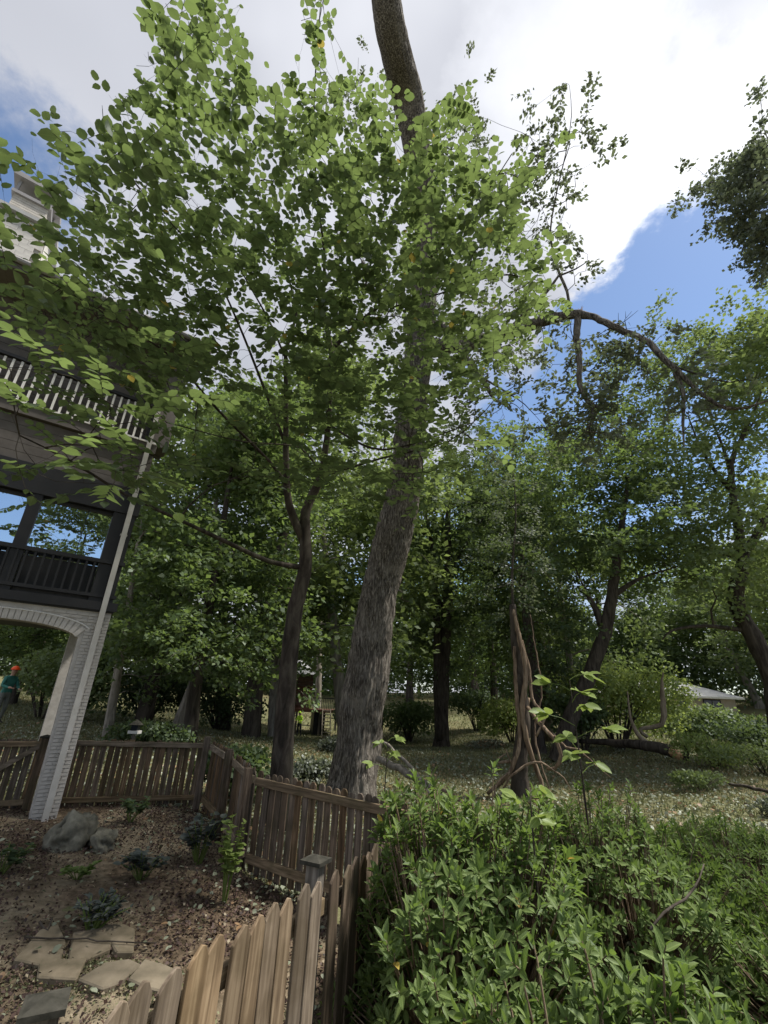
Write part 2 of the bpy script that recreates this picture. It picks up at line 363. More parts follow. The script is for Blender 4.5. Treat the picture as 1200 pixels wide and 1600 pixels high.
# ------------------------------------------------------------------ terrain
CTRL = np.array([(-12.4, 17, .95), (-7.4, 18.6, .75), (-8, 15, .8), (-4.2, 10, .52), (-4.3, 7.2, .5), (-4.5, 7.9, .52), (-1.4, 6.3, .27), (-2.8, 8.5, .45), (-3, 4, .3), (-3.5, 1, .35), (-6, 4, .5),
    (-.8, 1.6, .08), (0, 3.4, .05), (.4, 5, .08), (1.5, 1, 0), (3, 3, .03), (3, 0, 0), (0, -3, .1), (-1.5, 8.9, .2), (-.36, 11, .05), (3.7, 12.5, .12), (6.8, 18.8, .3), (6.9, 9.8, .35), (11.6, 18.7, .55),
    (9.4, 23.2, .55), (4, 29.7, -.4), (-6.4, 41.5, -.75), (3.7, 48, .4), (4, 58, 1.55), (16.5, 25, .6), (35, 49, 2.0), (25, 30, 1.0), (-15, 40, .6), (-25, 30, 1.5), (-30, 60, 2.5), (30, 80, 4), (0, 85, 3),
    (50, 50, 3), (40, 10, 2), (-20, 5, 1), (0, -20, 0), (20, -10, .5)], float)
def _phi(r2): return np.where(r2 > 1e-9, r2*np.log(r2+1e-12), 0)
_X = CTRL[:, :2]/10; _n = len(_X); _K = _phi(((_X[:, None]-_X[None])**2).sum(-1))+np.eye(_n)*.01
_P = np.hstack([np.ones((_n, 1)), _X]); _A = np.block([[_K, _P], [_P.T, np.zeros((3, 3))]])
_w = np.linalg.solve(_A, np.concatenate([CTRL[:, 2], np.zeros(3)]))
def gz(x, y):
    x = np.asarray(x, float); y = np.asarray(y, float); sh = x.shape
    q = np.stack([np.clip(x, -60, 60).ravel(), np.clip(y, -30, 90).ravel()], -1)/10
    r = _phi(((q[:, None]-_X[None])**2).sum(-1)) @ _w[:_n]+_w[_n]+q @ _w[_n+1:]
    r = r+.02*np.sin(q[:, 0]*9+1)*np.sin(q[:, 1]*7)
    return r.reshape(sh)
def hit(px, py, dmax=110):
    "where the sight line meets the ground"
    d = ray(px, py); d = d/math.hypot(d[0], d[1]); s = np.arange(1.0, dmax, .05)
    g = gz(d[0]*s, d[1]*s); below = np.nonzero(EYE+d[2]*s <= g)[0]
    k = s[below[0]] if len(below) else dmax
    return np.array([d[0]*k, d[1]*k, float(gz(d[0]*k, d[1]*k))])
def onground(px, py, D):
    p = at(px, py, D); p[2] = float(gz(p[0], p[1])); return p
u = np.linspace(-1, 1, 301); sx = np.sign(u)*(np.abs(u)*18+np.abs(u)**5*700)
vv = np.linspace(-.5, 1, 301); sy = np.sign(vv)*(np.abs(vv)*30+np.abs(vv)**5*900)+4
GX, GY = np.meshgrid(sx, sy); GZ = gz(GX, GY)
# yard outline (inside the fence)
NF0, NF1 = np.array([-1.05, 1.62]), np.array([.43, 5.13])
FC3, FC2, FC1, FL = np.array([-1.43, 6.34]), at(368, 1187, 7.5)[:2], at(333, 1162, 8.8)[:2], np.array([-4.55, 7.83])
YARD = [NF0, NF1, FC3, FC2, FC1, FL, FL+(FL-FC1)*1.6, np.array([-9, 0.]), np.array([-1.6, .6])]
def in_poly(x, y, poly):
    r = np.zeros(np.shape(x), bool); n = len(poly)
    for i in range(n):
        (x0, y0), (x1, y1) = poly[i][:2], poly[(i+1) % n][:2]
        c = ((y0 > y) != (y1 > y)) & (x < (x1-x0)*(y-y0)/((y1-y0) if y1 != y0 else 1e-9)+x0)
        r ^= c
    return r
n0, n1_ = GX.shape
bumpy = np.array([mnoise.noise(Vector((float(a)*1.3, float(b_)*1.3, 0)))*.03+mnoise.noise(Vector((float(a)*5, float(b_)*5, 3)))*.012 for a, b_ in zip(GX.ravel(), GY.ravel())]).reshape(GX.shape)
V = np.stack([GX, GY, GZ+bumpy], -1).reshape(-1, 3)
i, j = np.meshgrid(np.arange(n0-1), np.arange(n1_-1), indexing='ij')
F4 = np.stack([i*n1_+j, i*n1_+j+1, (i+1)*n1_+j+1, (i+1)*n1_+j], -1).reshape(-1, 4)
gm, t, b = mat('lawn_soil', .95, .1)
na = tnoise(t, .35, 6); nb = tnoise(t, 9, 6); nc = tnoise(t, 60, 4)
c1 = ramp(t, nb, [(.3, (.07, .07, .035)), (.5, (.15, .155, .075)), (.7, (.25, .24, .14))])
c2 = ramp(t, nc, [(.35, (.06, .05, .03)), (.6, (.12, .13, .06)), (.75, (.30, .29, .2))])
t.links.new(mixc(t, .45, mixc(t, ramp(t, na, [(.4, (0, 0, 0)), (.6, (1, 1, 1))]), c1, (.13, .105, .055)), c2), b.inputs['Base Color']); bump(t, b, nb, .8, .03)
tag(link('ground', np_mesh('ground', V, F4, True), None, gm), kind='structure')
# bare soil of the yard, a sheet just above the ground
sm, t, b = mat('yard_soil', .95, .12)
na = tnoise(t, .9, 6); nb = tnoise(t, 14, 8); nc = tnoise(t, 70, 3)
soil = ramp(t, nb, [(.3, (.045, .03, .02)), (.5, (.11, .078, .055)), (.72, (.21, .155, .11))])
clay = ramp(t, nb, [(.3, (.19, .155, .105)), (.6, (.31, .255, .18))])
soil = mixc(t, ramp(t, na, [(.46, (0, 0, 0)), (.6, (1, 1, 1))]), soil, clay)
t.links.new(mixc(t, M(t, 'MULTIPLY', nc, .3), soil, (.05, .06, .025)), b.inputs['Base Color']); bump(t, b, nb, 1.0, .03)
gx, gy = np.meshgrid(np.arange(-9, 1, .07), np.arange(.4, 10.5, .07)); ins = in_poly(gx, gy, YARD)
bz = np.array([mnoise.fractal(Vector((float(a)*2.2, float(b_)*2.2, 5)), 1, 2, 4)*.035 for a, b_ in zip(gx.ravel(), gy.ravel())]).reshape(gx.shape)
V = np.stack([gx, gy, gz(gx, gy)+.045+bz], -1).reshape(-1, 3); a0, a1 = gx.shape
i, j = np.meshgrid(np.arange(a0-1), np.arange(a1-1), indexing='ij'); k_ = (ins[:-1, :-1] & ins[1:, 1:] & ins[1:, :-1] & ins[:-1, 1:])
F4 = np.stack([i*a1+j, i*a1+j+1, (i+1)*a1+j+1, (i+1)*a1+j], -1)[k_]
tag(link('yard_soil', np_mesh('yard_soil', V, F4, True), None, sm), kind='structure')
YO = .05

# ------------------------------------------------------------------ house
K = np.array([-4.25, 7.25]); FD = np.array([.813, .582]); NN = np.array([.582, -.813])
house_rz = math.atan2(FD[1], FD[0])
house = thing('brick_house', 'tall house with whitewashed brick arch, black porch and upper balcony', 'house', (K[0], K[1], .45), house_rz)
def hm(mb, name, mt, parent=house, smooth=False): return link(name, mb.mesh(name, smooth), parent, mt)
# local frame: x along the facade (0 at the corner, negative to the left), y into the house, z from 0.45
def HB(x0, x1, y0, y1, z0, z1, mb=None):
    mb = mb or MB(); return mb.box(((x0+x1)/2, (y0+y1)/2, (z0+z1)/2-.45), (x1-x0, y1-y0, z1-z0))
def arch_z(s):
    q = (s+1.25)/.94; return np.where(np.abs(q) < 1, 2.80+.24*np.sqrt(np.clip(1-np.abs(q)**2.2, 0, 1)), .3)
S_ = np.concatenate([np.linspace(-3.2, -2.2, 6), np.linspace(-2.19, -.31, 48), [-.305, 0]])
lo = arch_z(S_); lo[S_ <= -2.19] = .3; lo[-2:] = .3
mb = MB()
for yy in (0.006, .32):
    pass
P0 = [(s, .006, l-.45) for s, l in zip(S_, lo)]; P1 = [(s, .006, 3.28-.45) for s in S_]
P2 = [(s, .22, l-.45) for s, l in zip(S_, lo)]; P3 = [(s, .22, 3.28-.45) for s in S_]
n = len(S_); fs = []
for q in range(n-1):
    fs += [(q, q+1, n+q+1, n+q), (2*n+q, 3*n+q, 3*n+q+1, 2*n+q+1), (q, 2*n+q, 2*n+q+1, q+1), (n+q, n+q+1, 3*n+q+1, 3*n+q)]
fs += [(n-1, 3*n-1, 4*n-1, 2*n-1)]
mb.add(P0+P1+P2+P3, fs); hm(mb, 'arch_wall', M_mortar)
# bricks standing proud of the mortar
bl, bh = .148, .047; brick_me = MB().box((0, 0, 0), (bl-.008, .02, bh-.008)).mesh('brick'); brick_me.materials.append(M_brick)
half_me = MB().box((0, 0, 0), (bl/2-.008, .02, bh-.008)).mesh('brick_half'); half_me.materials.append(M_brick)
end_me = MB().box((0, 0, 0), (.02, .14, bh-.008)).mesh('brick_end'); end_me.materials.append(M_brick)
nb_ = 0; restb = MB(); row = 0; z = .5
while z < 3.26:
    cells = [(-bl*.5, brick_me), (-bl*1.5, brick_me)] if row % 2 == 0 else [(-bl*.25, half_me), (-bl*1.0, brick_me), (-bl*1.75, half_me)]
    x = -2*bl-(bl*.5 if row % 2 == 0 else bl*1.0)
    while x > -2.4:
        if z > float(arch_z(np.array(max(min(x, -.32), -2.18))))+.20: cells.append((x, brick_me))
        x -= bl
    for cxx, me_ in cells:
        if nb_ < 290:
            o = link('brick', me_, house); o.location = (cxx-.001, .0005+random.uniform(-.0015, .001), z-.45); o.scale = (1.03, 1, 1); nb_ += 1
        else: restb.box((cxx, .0, z-.45), (bl-.008, .02, bh-.008))
    z += bh; row += 1
# arch voussoirs + drip line
for q in range(26):
    s = -.36-q*.072
    if s < -2.15: break
    z0 = float(arch_z(np.array(s))); 
    ang = math.atan2(float(arch_z(np.array(s+.02)))-float(arch_z(np.array(s-.02))), .04)
    me_ = MB().box((0, 0, 0), (.062, .03, .16)).mesh('arch_brick') if q == 0 else me_v
    me_v = me_
    if not me_.materials: me_.materials.append(M_brick)
    o = link('arch_brick', me_, house); o.location = (s, .005, z0+.085-.45); o.rotation_euler = (0, -ang, 0)
tl = MB(); ss = np.linspace(-2.1, -.24, 40); zt = 2.80+.24*np.sqrt(np.clip(1-np.abs((ss+1.25)/1.04)**2.2, 0, 1))+.15
tl.tube(np.stack([ss, np.full(40, -.012), zt-.45], -1), np.full(40, .011), 5); hm(tl, 'drip_moulding', M_white)
if restb.n: tag(hm(restb, 'bricks', M_brick), kind='stuff')
# rear column behind (far corner of the porch) and ceiling
hm(HB(-.34, 0, 3.2, 3.5, .3, 3.28), 'rear_column', M_mortar)
hm(HB(-3.2, -2.6, 3.2, 3.5, .3, 3.28), 'rear_column', M_mortar)
hm(HB(-3.2, .02, -.05, 3.6, 3.283, 3.42), 'porch_deck', M_black)
hm(HB(-3.2, .05, -.09, -.052, 3.30, 3.43), 'deck_fascia', M_black)
# downspout
ds = MB(); ds.bar((-.135, -.075, 6.76), (-.135, -.075, .06), .075, .055, (0, 1, 0))
hm(ds, 'downspout', M_spout)
for zz_ in (.9, 2.6, 4.1, 5.4): hm(MB().box((-.135, -.05, zz_), (.10, .075, .03)), 'downspout_strap', M_spout)
# porch storey: posts, railing, windows
for s0, s1 in ((-.36, -.03), (-1.50, -1.34), (-2.1, -1.95), (-3.0, -2.85)):
    hm(HB(s0, s1, -.02, .14, 3.423, 4.93), 'porch_post', M_black)
hm(HB(-3.2, 0, -.06, .0, 4.04, 4.10), 'top_rail', M_black); hm(HB(-3.2, 0, -.05, -.01, 3.50, 3.55), 'bottom_rail', M_black)
bal = MB().box((0, 0, 0), (.028, .028, .49)).mesh('baluster'); bal.materials.append(M_black)
for q in range(25):
    o = link('baluster', bal, house); o.location = (-.42-q*.11, -.03, 3.795-.45)
for s0, s1 in ((-1.34, -.36), (-1.95, -1.50), (-2.85, -2.1)):
    w = hm(HB(s0+.003, s1-.003, .10, .13, 4.0, 4.93), 'window', M_glass); hm(HB(s0+.003, s1-.003, .10, .13, 3.43, 3.997), 'lower_panel', M_black)
    hm(HB(s0+.004, s1-.004, .06, .098, 4.88, 4.925), 'window_frame', M_black, w); hm(HB(s0+.004, s1-.004, .06, .098, 3.43, 3.5), 'window_frame', M_black, w)
o = hm(HB(-.36-.352, -.36-.34, .085, .098, 3.5, 4.88), 'mullion', M_black)
hm(HB(-3.2, 0, -.04, .3, 4.932, 5.40), 'porch_header', M_black)
for q in range(5): hm(HB(-3.4, -.01, .02, .2, 5.403+q*.15, 5.403+q*.15+.144), 'siding_board', M_brown)
# balcony
hm(HB(-3.6, .0, -.06, .9, 6.16, 6.32), 'balcony_deck', M_brown); hm(HB(-3.6, .0, -.085, -.062, 6.33, 6.36), 'deck_flashing', M_white)
bal2 = MB().box((0, 0, 0), (.032, .03, .70)).mesh('balcony_baluster'); bal2.materials.append(M_white)
for q in range(30):
    o = link('balcony_baluster', bal2, house); o.location = (-.30-q*.112, -.03, 6.72-.45)
hm(HB(-3.6, -.16, -.07, .01, 7.085, 7.14), 'balcony_rail', M_black); hm(HB(-.22, -.165, -.06, .0, 6.33, 7.08), 'balcony_post', M_black)
hm(HB(-3.6, .15, .42, .5, 6.322, 8.5), 'upper_wall', M_brown)
for q in range(14): hm(HB(-3.6, .153, .405, .42, 6.33+q*.155, 6.33+q*.155+.147), 'wall_board', M_brown)
hm(HB(-.10, .19, .02, .40, 6.36, 8.45), 'corner_board', M_soffit)
hm(HB(-4.5, .45, -.38, .5, 8.455, 8.50), 'soffit', M_soffit); hm(HB(-4.5, .47, -.43, -.385, 8.46, 8.62), 'fascia', M_brown)
g_ = MB(); g_.tube([(-4.5, -.47, 8.17), (.47, -.47, 8.17)], [.05, .05], 8); hm(g_, 'gutter', M_metal)
rf = MB(); rf.add([(-4.5, -.44, 8.17), (.5, -.44, 8.17), (.5, 3.0, 9.2), (-4.5, 3.0, 9.2), (-4.5, -.44, 8.20), (.5, -.44, 8.20), (.5, 3.0, 9.26), (-4.5, 3.0, 9.26)],
   [(0, 3, 2, 1), (4, 5, 6, 7), (0, 1, 5, 4), (1, 2, 6, 5), (2, 3, 7, 6), (3, 0, 4, 7)]); hm(rf, 'roof', M_roofg)
# dormer wall clad in pale shingles
dw = hm(HB(-4.6, -2.52, -.30, .5, 8.5, 9.62), 'dormer_wall', M_mortar)
shg = MB(); shg.box((0, 0, 0), (.197, .02, .094)); shg_me = shg.mesh('shingle'); shg_me.materials.append(M_shing)
for r_ in range(11):
    for q in range(6):
        o = link('shingle', shg_me, dw); o.location = (-2.62-q*.2-(r_ % 2)*.1, -.312-random.uniform(0, .006), 8.56+r_*.1-.45); o.rotation_euler = (math.radians(2), 0, 0)
vb = MB().box((0, 0, 0), (.014, .06, 1.1)).mesh('vertical_board'); vb.materials.append(M_white)
for q in range(8):
    o = link('vertical_board', vb, dw); o.location = (-2.512, -.26+q*.085, 9.07-.45)
hm(HB(-4.7, -2.42, -.40, .6, 9.625, 9.70), 'dormer_roof', M_roofg)
ch = hm(HB(-3.25, -2.75, 0.0, .5, 9.702, 10.35), 'chimney', M_brick)
for q in range(12):
    cc = MB(); HB(-3.256, -2.744, -.006, .506, 9.71+q*.054, 9.71+q*.054+.045, cc); hm(cc, 'brick_course', M_brick, ch)
cap = MB(); HB(-3.30, -2.70, -.05, .55, 10.353, 10.42, cap)
for a in (-3.27, -2.77):
    for b2 in (-.02, .48): HB(a, a+.04, b2, b2+.04, 10.42, 10.70, cap)
HB(-3.27, -2.73, .12, .16, 10.42, 10.58, cap)
HB(-3.36, -2.64, -.11, .61, 10.70, 10.80, cap); hm(cap, 'chimney_cap', M_metal, ch)

# ------------------------------------------------------------------ fences
def picket_mesh(h, w=.088, th=.018, style='dog'):
    hw = w/2
    if style == 'dog': pr = [(-hw, 0), (hw, 0), (hw, h-.03), (hw*.6, h-.006), (hw*.3, h), (-hw*.3, h), (-hw*.6, h-.006), (-hw, h-.03)]
    elif style == 'point': pr = [(-hw, 0), (hw, 0), (hw, h-.05), (hw*.55, h-.008), (hw*.15, h), (-hw*.6, h-.035), (-hw, h-.06)]
    else: pr = [(-hw, 0), (hw, 0), (hw, h), (-hw, h)]
    n = len(pr); V = [(x, -th/2, z) for x, z in pr]+[(x, th/2, z) for x, z in pr]
    mb = MB().add(V, [tuple(range(n)), tuple(range(2*n-1, n-1, -1))]+[((i+1) % n, i, n+i, n+(i+1) % n) for i in range(n)])
    return mb
def bevel_mesh(me, w):
    bm = bmesh.new(); bm.from_mesh(me); bmesh.ops.bevel(bm, geom=bm.edges[:], offset=w, segments=1, affect='EDGES'); bm.to_mesh(me); bm.free(); return me
PM = {}
def fence(name, label, a, b, h, step, style, mt, rail_side, rails=(.22, .86), posts=(0, 1), zoff=0, top=None, lean0=0, lean1=0, cat='fence', post_h=None, w=.088, pj=.012, railh=.085, post_w=.09, rmt=None):
    a = np.asarray(a, float)[:2]; b = np.asarray(b, float)[:2]; d = b-a; Ln = np.linalg.norm(d); d /= Ln; nrm = np.array([-d[1], d[0]])*rail_side
    z0 = float(gz(*a))+zoff; z1 = float(gz(*b))+zoff; rz = math.atan2(d[1], d[0])
    if top is not None: z0 = top[0]-h; z1 = top[1]-h
    root = thing(name, label, cat, (a[0], a[1], z0), rz)
    key = (style, h, w)
    if key not in PM:
        PM[key] = [bevel_mesh(picket_mesh(h+random.uniform(-pj, pj), w*random.uniform(.96, 1.03), .018, style).mesh('picket'), .003) for _ in range(4)]
    n = int(Ln/step); sl_ = (z1-z0)/Ln
    for i in range(n):
        x = (i+.5)*step; o = link('picket', random.choice(PM[key]) if not PM[key][0].materials else random.choice(PM[key]), root)
        if not o.data.materials: o.data.materials.append(mt)
        f = x/Ln; o.location = (x, random.uniform(-.002, .002), sl_*x-.0+random.uniform(-.01, .01)); o.rotation_euler = (random.uniform(-.012, .012), lean0+(lean1-lean0)*f+random.uniform(-.014, .014), random.uniform(-.03, .03))
    for rz_ in rails:
        mb = MB().bar((0, .035*rail_side, h*rz_), (Ln, .035*rail_side, h*rz_+sl_*Ln), .038, railh); o = link('rail', bevel_mesh(mb.mesh('rail'), .004), root, rmt or M_rail)
    for pf in posts:
        ph = post_h or h+.02
        o = link('post', bevel_mesh(MB().box((0, 0, ph/2-.1), (post_w, post_w, ph+.2)).mesh('post'), .006), root, M_post if style == 'point' else mt); o.location = (pf*Ln, .055*rail_side+.05*rail_side, sl_*Ln*pf)
        if style == 'point' or cat == 'gate':
            c_ = MB().prism([(-.075, -.075), (.075, -.075), (.075, .075), (-.075, .075)], ph, ph+.022); c_.add([(-.065, -.065, ph+.022), (.065, -.065, ph+.022), (.065, .065, ph+.022), (-.065, .065, ph+.022), (0, 0, ph+.045)], [(0, 1, 4), (1, 2, 4), (2, 3, 4), (3, 0, 4)])
            k = link('post_cap', c_.mesh('post_cap'), o, M_cap)
    return root
dn = (NF1-NF0)/np.linalg.norm(NF1-NF0)
# near fence, pickets towards us, posts and rails behind
A0 = np.array([-.945, 2.05])
KN = np.array([-.25, 3.49])
fence('picket_fence', 'weathered tan picket fence with pointed tops running from the lower left to the shrubs', A0, KN, 1.32, .137, 'point', M_fence, 1, posts=(1.0,), top=(1.17, 1.19), lean0=.05, lean1=.0, w=.118, post_h=1.34, pj=.02)
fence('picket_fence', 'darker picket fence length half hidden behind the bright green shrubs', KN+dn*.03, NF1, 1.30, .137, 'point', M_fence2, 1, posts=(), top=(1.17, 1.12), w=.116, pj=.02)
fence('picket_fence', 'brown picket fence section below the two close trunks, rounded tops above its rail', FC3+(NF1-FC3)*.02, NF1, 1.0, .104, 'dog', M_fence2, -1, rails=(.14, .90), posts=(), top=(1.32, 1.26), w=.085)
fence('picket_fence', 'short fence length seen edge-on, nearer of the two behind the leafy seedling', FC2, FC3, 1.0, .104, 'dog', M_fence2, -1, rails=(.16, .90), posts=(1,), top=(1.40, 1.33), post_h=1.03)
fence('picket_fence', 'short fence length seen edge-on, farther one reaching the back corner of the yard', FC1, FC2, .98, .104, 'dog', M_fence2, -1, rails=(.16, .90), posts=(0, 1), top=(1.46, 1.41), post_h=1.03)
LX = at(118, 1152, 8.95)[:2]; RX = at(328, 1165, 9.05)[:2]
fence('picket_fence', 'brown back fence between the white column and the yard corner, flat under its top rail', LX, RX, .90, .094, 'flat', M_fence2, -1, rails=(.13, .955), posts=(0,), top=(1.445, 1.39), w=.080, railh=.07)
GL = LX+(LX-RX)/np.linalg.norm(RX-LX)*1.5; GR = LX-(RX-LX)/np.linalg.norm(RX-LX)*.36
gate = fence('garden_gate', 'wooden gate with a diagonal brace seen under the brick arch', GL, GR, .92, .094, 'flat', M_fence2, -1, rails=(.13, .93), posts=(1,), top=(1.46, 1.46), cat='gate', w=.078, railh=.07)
o = link('brace', MB().bar((.15, -.04, .16), (1.1, -.04, .84), .03, .07).mesh('brace'), gate, M_rail)
# free corner post at the lower left
pc = atz(84, 1566, 1.10); root = thing('fence_post', 'thick weathered corner post with a grey pyramid cap at the bottom left', 'fence post', (pc[0]-.03, pc[1], float(gz(pc[0], pc[1]))), .45)
h_ = 1.08-root.location.z
link('post_shaft', bevel_mesh(MB().box((0, 0, h_/2), (.115, .115, h_)).mesh('post_shaft'), .005), root, M_post)
c_ = MB().prism([(-.075, -.075), (.075, -.075), (.075, .075), (-.075, .075)], h_, h_+.02); c_.add([(-.065, -.065, h_+.02), (.065, -.065, h_+.02), (.065, .065, h_+.02), (-.065, .065, h_+.02), (0, 0, h_+.04)], [(0, 1, 4), (1, 2, 4), (2, 3, 4), (3, 0, 4)])
link('post_cap', c_.mesh('post_cap'), root, M_cap)

# ------------------------------------------------------------------ trees
def grow(limbs, targets, rng, sag=.0, r_tip=.004, expo=2.35, steps=4, wig=.06, stretch=1.0):
    """limbs: list of arrays (n,4) of x y z r; targets (m,3). Returns chains [(P,R)], twig directions per target"""
    pos = []; par = []; fixed = []
    for li, Lb in enumerate(limbs):
        if li == 0: prev = -1
        else:
            A = np.array(pos); prev = int(np.argmin(((A-Lb[0, :3])**2).sum(1)))
        for q in Lb:
            pos.append(q[:3]); par.append(prev); fixed.append(q[3]); prev = len(pos)-1
    cap = len(pos)+len(targets)*(steps+1)
    A = np.zeros((cap, 3)); n = len(pos); A[:n] = pos
    bas = A[:n].copy(); start = int(n*.15)
    m_ = len(targets); order = np.argsort([((bas-t_)**2).sum(1).min() for t_ in targets])
    dirs = np.zeros((m_, 3)); tipn = np.zeros(m_, int); fixed = fixed+[0]*(cap-n); par = par+[0]*(cap-n)
    zmin = A[start][2]
    for ti in order:
        t_ = targets[ti]; d = A[:n]-t_; d[:, 2] *= np.where(d[:, 2] > 0, 1.5, .9)
        dd = (d**2).sum(1); dd[:start] += 1e6
        k = int(np.argmin(dd)); p0 = A[k]; v = t_-p0; l = np.linalg.norm(v)+1e-6
        pk = A[par[k]] if par[k] >= 0 else p0-np.array([0, 0, .1]); tang = unit((p0-pk)+1e-6)
        prev = k; ns = max(1, min(steps, int(l/.25)+1))
        for s_ in range(1, ns+1):
            f = s_/ns; p = p0+v*f+tang*(f*(1-f))*l*.45+np.array([0, 0, 1])*(f*(1-f))*l*sag
            if s_ < ns: p = p+rng.normal(0, wig*l/ns*.8, 3)
            A[n] = p; par[n] = prev; prev = n; n += 1
        tipn[ti] = prev; dirs[ti] = unit(A[prev]-A[par[prev]])
    R = np.zeros(n); ch = [[] for _ in range(n)]
    for i in range(n):
        if par[i] >= 0: ch[par[i]].append(i)
    for i in range(n-1, -1, -1):
        s_ = sum(R[c]**expo for c in ch[i]); R[i] = max((s_+r_tip**expo*.35)**(1/expo) if ch[i] else r_tip, 0)
    for i in range(len(fixed[:n])):
        if fixed[i]: R[i] = fixed[i]
    for i in range(n):
        if par[i] >= 0 and not (i < n and fixed[i]): R[i] = min(R[i], R[par[i]]*.85)
    chains = []; stack = [(-1, 0)]
    while stack:
        p_, i = stack.pop(); c = []; r = []
        if p_ >= 0: c.append(A[p_]); r.append(R[i]*1.05)
        while True:
            c.append(A[i]); r.append(R[i])
            if not ch[i]: break
            ks = sorted(ch[i], key=lambda q: -R[q])
            for q in ks[1:]: stack.append((i, q))
            i = ks[0]
        if len(c) > 1: chains.append((np.array(c), np.array(r)))
    return chains, dirs
def chains_mesh(name, chains, mt, kbig=14, ksmall=5, thr=.03):
    mb = MB()
    for c, r in chains: V, F = tube(c, r, kbig if r[0] > .08 else (8 if r[0] > thr else ksmall)); mb.addk(V, F)
    me = mb.mesh(name, True); me.materials.append(mt); return me
def spray(rng, targets, dirs, nl, size, length, up=1.0, droop=.25, szv=.25, flat=.35, side=.9):
    """alternate leaves along a twig ending at each target; returns pos, axis, nrm, length arrays and twig chains"""
    P = []; A = []; Nn = []; Ls = []; tw = []
    for t_, d in zip(targets, dirs):
        d = d.copy(); d[2] = d[2]*flat; d = d+rng.normal(0, .25, 3)*np.array([1, 1, .5]); d = d/(np.linalg.norm(d)+1e-6)
        n = max(3, int(nl*rng.uniform(.7, 1.25))); l = length*rng.uniform(.7, 1.2)
        sd = np.cross(d, (0, 0, 1)); sd /= (np.linalg.norm(sd)+1e-6)
        f = np.linspace(.05, 1, n); pts = t_+d*(f*l)[:, None]-np.array([0, 0, 1])*(f**2*l*droop)[:, None]
        tw.append(np.vstack([t_, pts[::2], pts[-1]]))
        sg = np.where(np.arange(n) % 2, 1, -1)*side; sg = sg*np.where(np.arange(n) == n-1, 0, 1)
        ax = d*(1-.45*np.abs(sg)[:, None])+sd*sg[:, None]+rng.normal(0, .16, (n, 3)); ax[:, 2] -= droop
        nr = np.array([0, 0, up])+rng.normal(0, .33, (n, 3))
        P.append(pts); A.append(ax); Nn.append(nr); Ls.append(size*rng.uniform(1-szv, 1+szv, n)*np.where(f < .15, .75, 1))
    return np.vstack(P), np.vstack(A), np.vstack(Nn), np.concatenate(Ls), tw
def px_targets(poly, n, drange, rng, keep=None):
    "random points of a crown volume: inside a silhouette, between a near and a far distance that depend on height"
    xs = [p[0] for p in poly]; ys = [p[1] for p in poly]; out = []
    while len(out) < n:
        x, y = rng.uniform(min(xs), max(xs)), rng.uniform(min(ys), max(ys))
        if not bool(in_poly(np.array(x), np.array(y), poly)): continue
        if keep and rng.random() > keep(x, y): continue
        a, b_ = drange(x, y); out.append(at(x, y, rng.uniform(a, b_)))
    return np.array(out)
def limb(*pts, step=.25, jitter=0): return smooth_line([(*at(x, y, D), r) for x, y, D, r in pts], step, jitter)

# -- the close broad-leaved tree
rg = np.random.default_rng(11)
bA = onground(440, 1228, 8.6)
trunkA = smooth_line([(bA[0], bA[1], bA[2]-.15, .24), (*at(441, 1195, 8.6), .185), (*at(448, 1080, 8.6), .16), (*at(460, 960, 8.5), .145), (*at(477, 885, 8.4), .125), (*at(478, 800, 8.3), .095), (*at(502, 742, 8.1), .075), (*at(513, 660, 7.8), .06), (*at(518, 548, 7.3), .052)], .15, .004)
limbsA = [trunkA,
  limb((518, 548, 7.3, .05), (505, 480, 6.7, .038), (507, 400, 6.2, .028), (495, 300, 5.5, .02), (490, 180, 4.7, .014), (497, 60, 4.0, .01), (505, -40, 3.6, .006)),
  limb((520, 545, 7.3, .045), (560, 505, 6.8, .038), (620, 455, 6.2, .03), (680, 395, 5.6, .02), (740, 330, 5.2, .013), (800, 240, 4.6, .008)),
  limb((555, 510, 6.9, .03), (575, 430, 6.3, .02), (600, 330, 5.6, .014), (640, 230, 5, .008)),
  limb((620, 478, 6.2, .02), (700, 455, 6.0, .015), (780, 430, 5.6, .01), (850, 440, 5.3, .006)),
  limb((478, 850, 8.4, .10), (452, 790, 8.2, .075), (447, 720, 8.0, .06), (447, 610, 7.5, .045), (447, 545, 7.1, .035), (463, 490, 6.8, .022), (440, 400, 6.1, .014), (400, 300, 5.2, .009)),
  limb((446, 560, 7.2, .024), (420, 500, 6.8, .018), (375, 420, 6.2, .012), (330, 330, 5.4, .008)),
  limb((448, 700, 8.0, .035), (410, 600, 7.3, .026), (370, 500, 6.6, .019), (330, 420, 6.0, .013), (250, 330, 5.3, .008), (180, 250, 4.8, .005)),
  limb((450, 760, 8.1, .04), (420, 720, 7.8, .03), (340, 640, 7.0, .022), (270, 560, 6.4, .016), (180, 500, 5.8, .01), (60, 430, 5.2, .006)),
  limb((467, 886, 8.4, .055), (420, 877, 8.0, .045), (350, 845, 7.3, .035), (280, 812, 6.6, .026), (200, 775, 5.9, .018), (110, 720, 5.3, .012), (30, 680, 4.9, .008)),
  limb((500, 742, 8.1, .03), (470, 700, 7.6, .018), (380, 690, 7.0, .012), (260, 660, 6.0, .007)),
  limb((515, 665, 7.8, .03), (580, 700, 7.0, .02), (640, 695, 6.6, .014), (740, 660, 6.2, .008)),
  limb((500, 745, 8.1, .03), (600, 715, 7.0, .018), (700, 690, 6.4, .012), (760, 640, 6.0, .007)),
  limb((505, 480, 6.7, .024), (470, 420, 6.2, .018), (430, 340, 5.5, .014), (360, 180, 4.6, .009), (330, 40, 3.9, .006)),
]
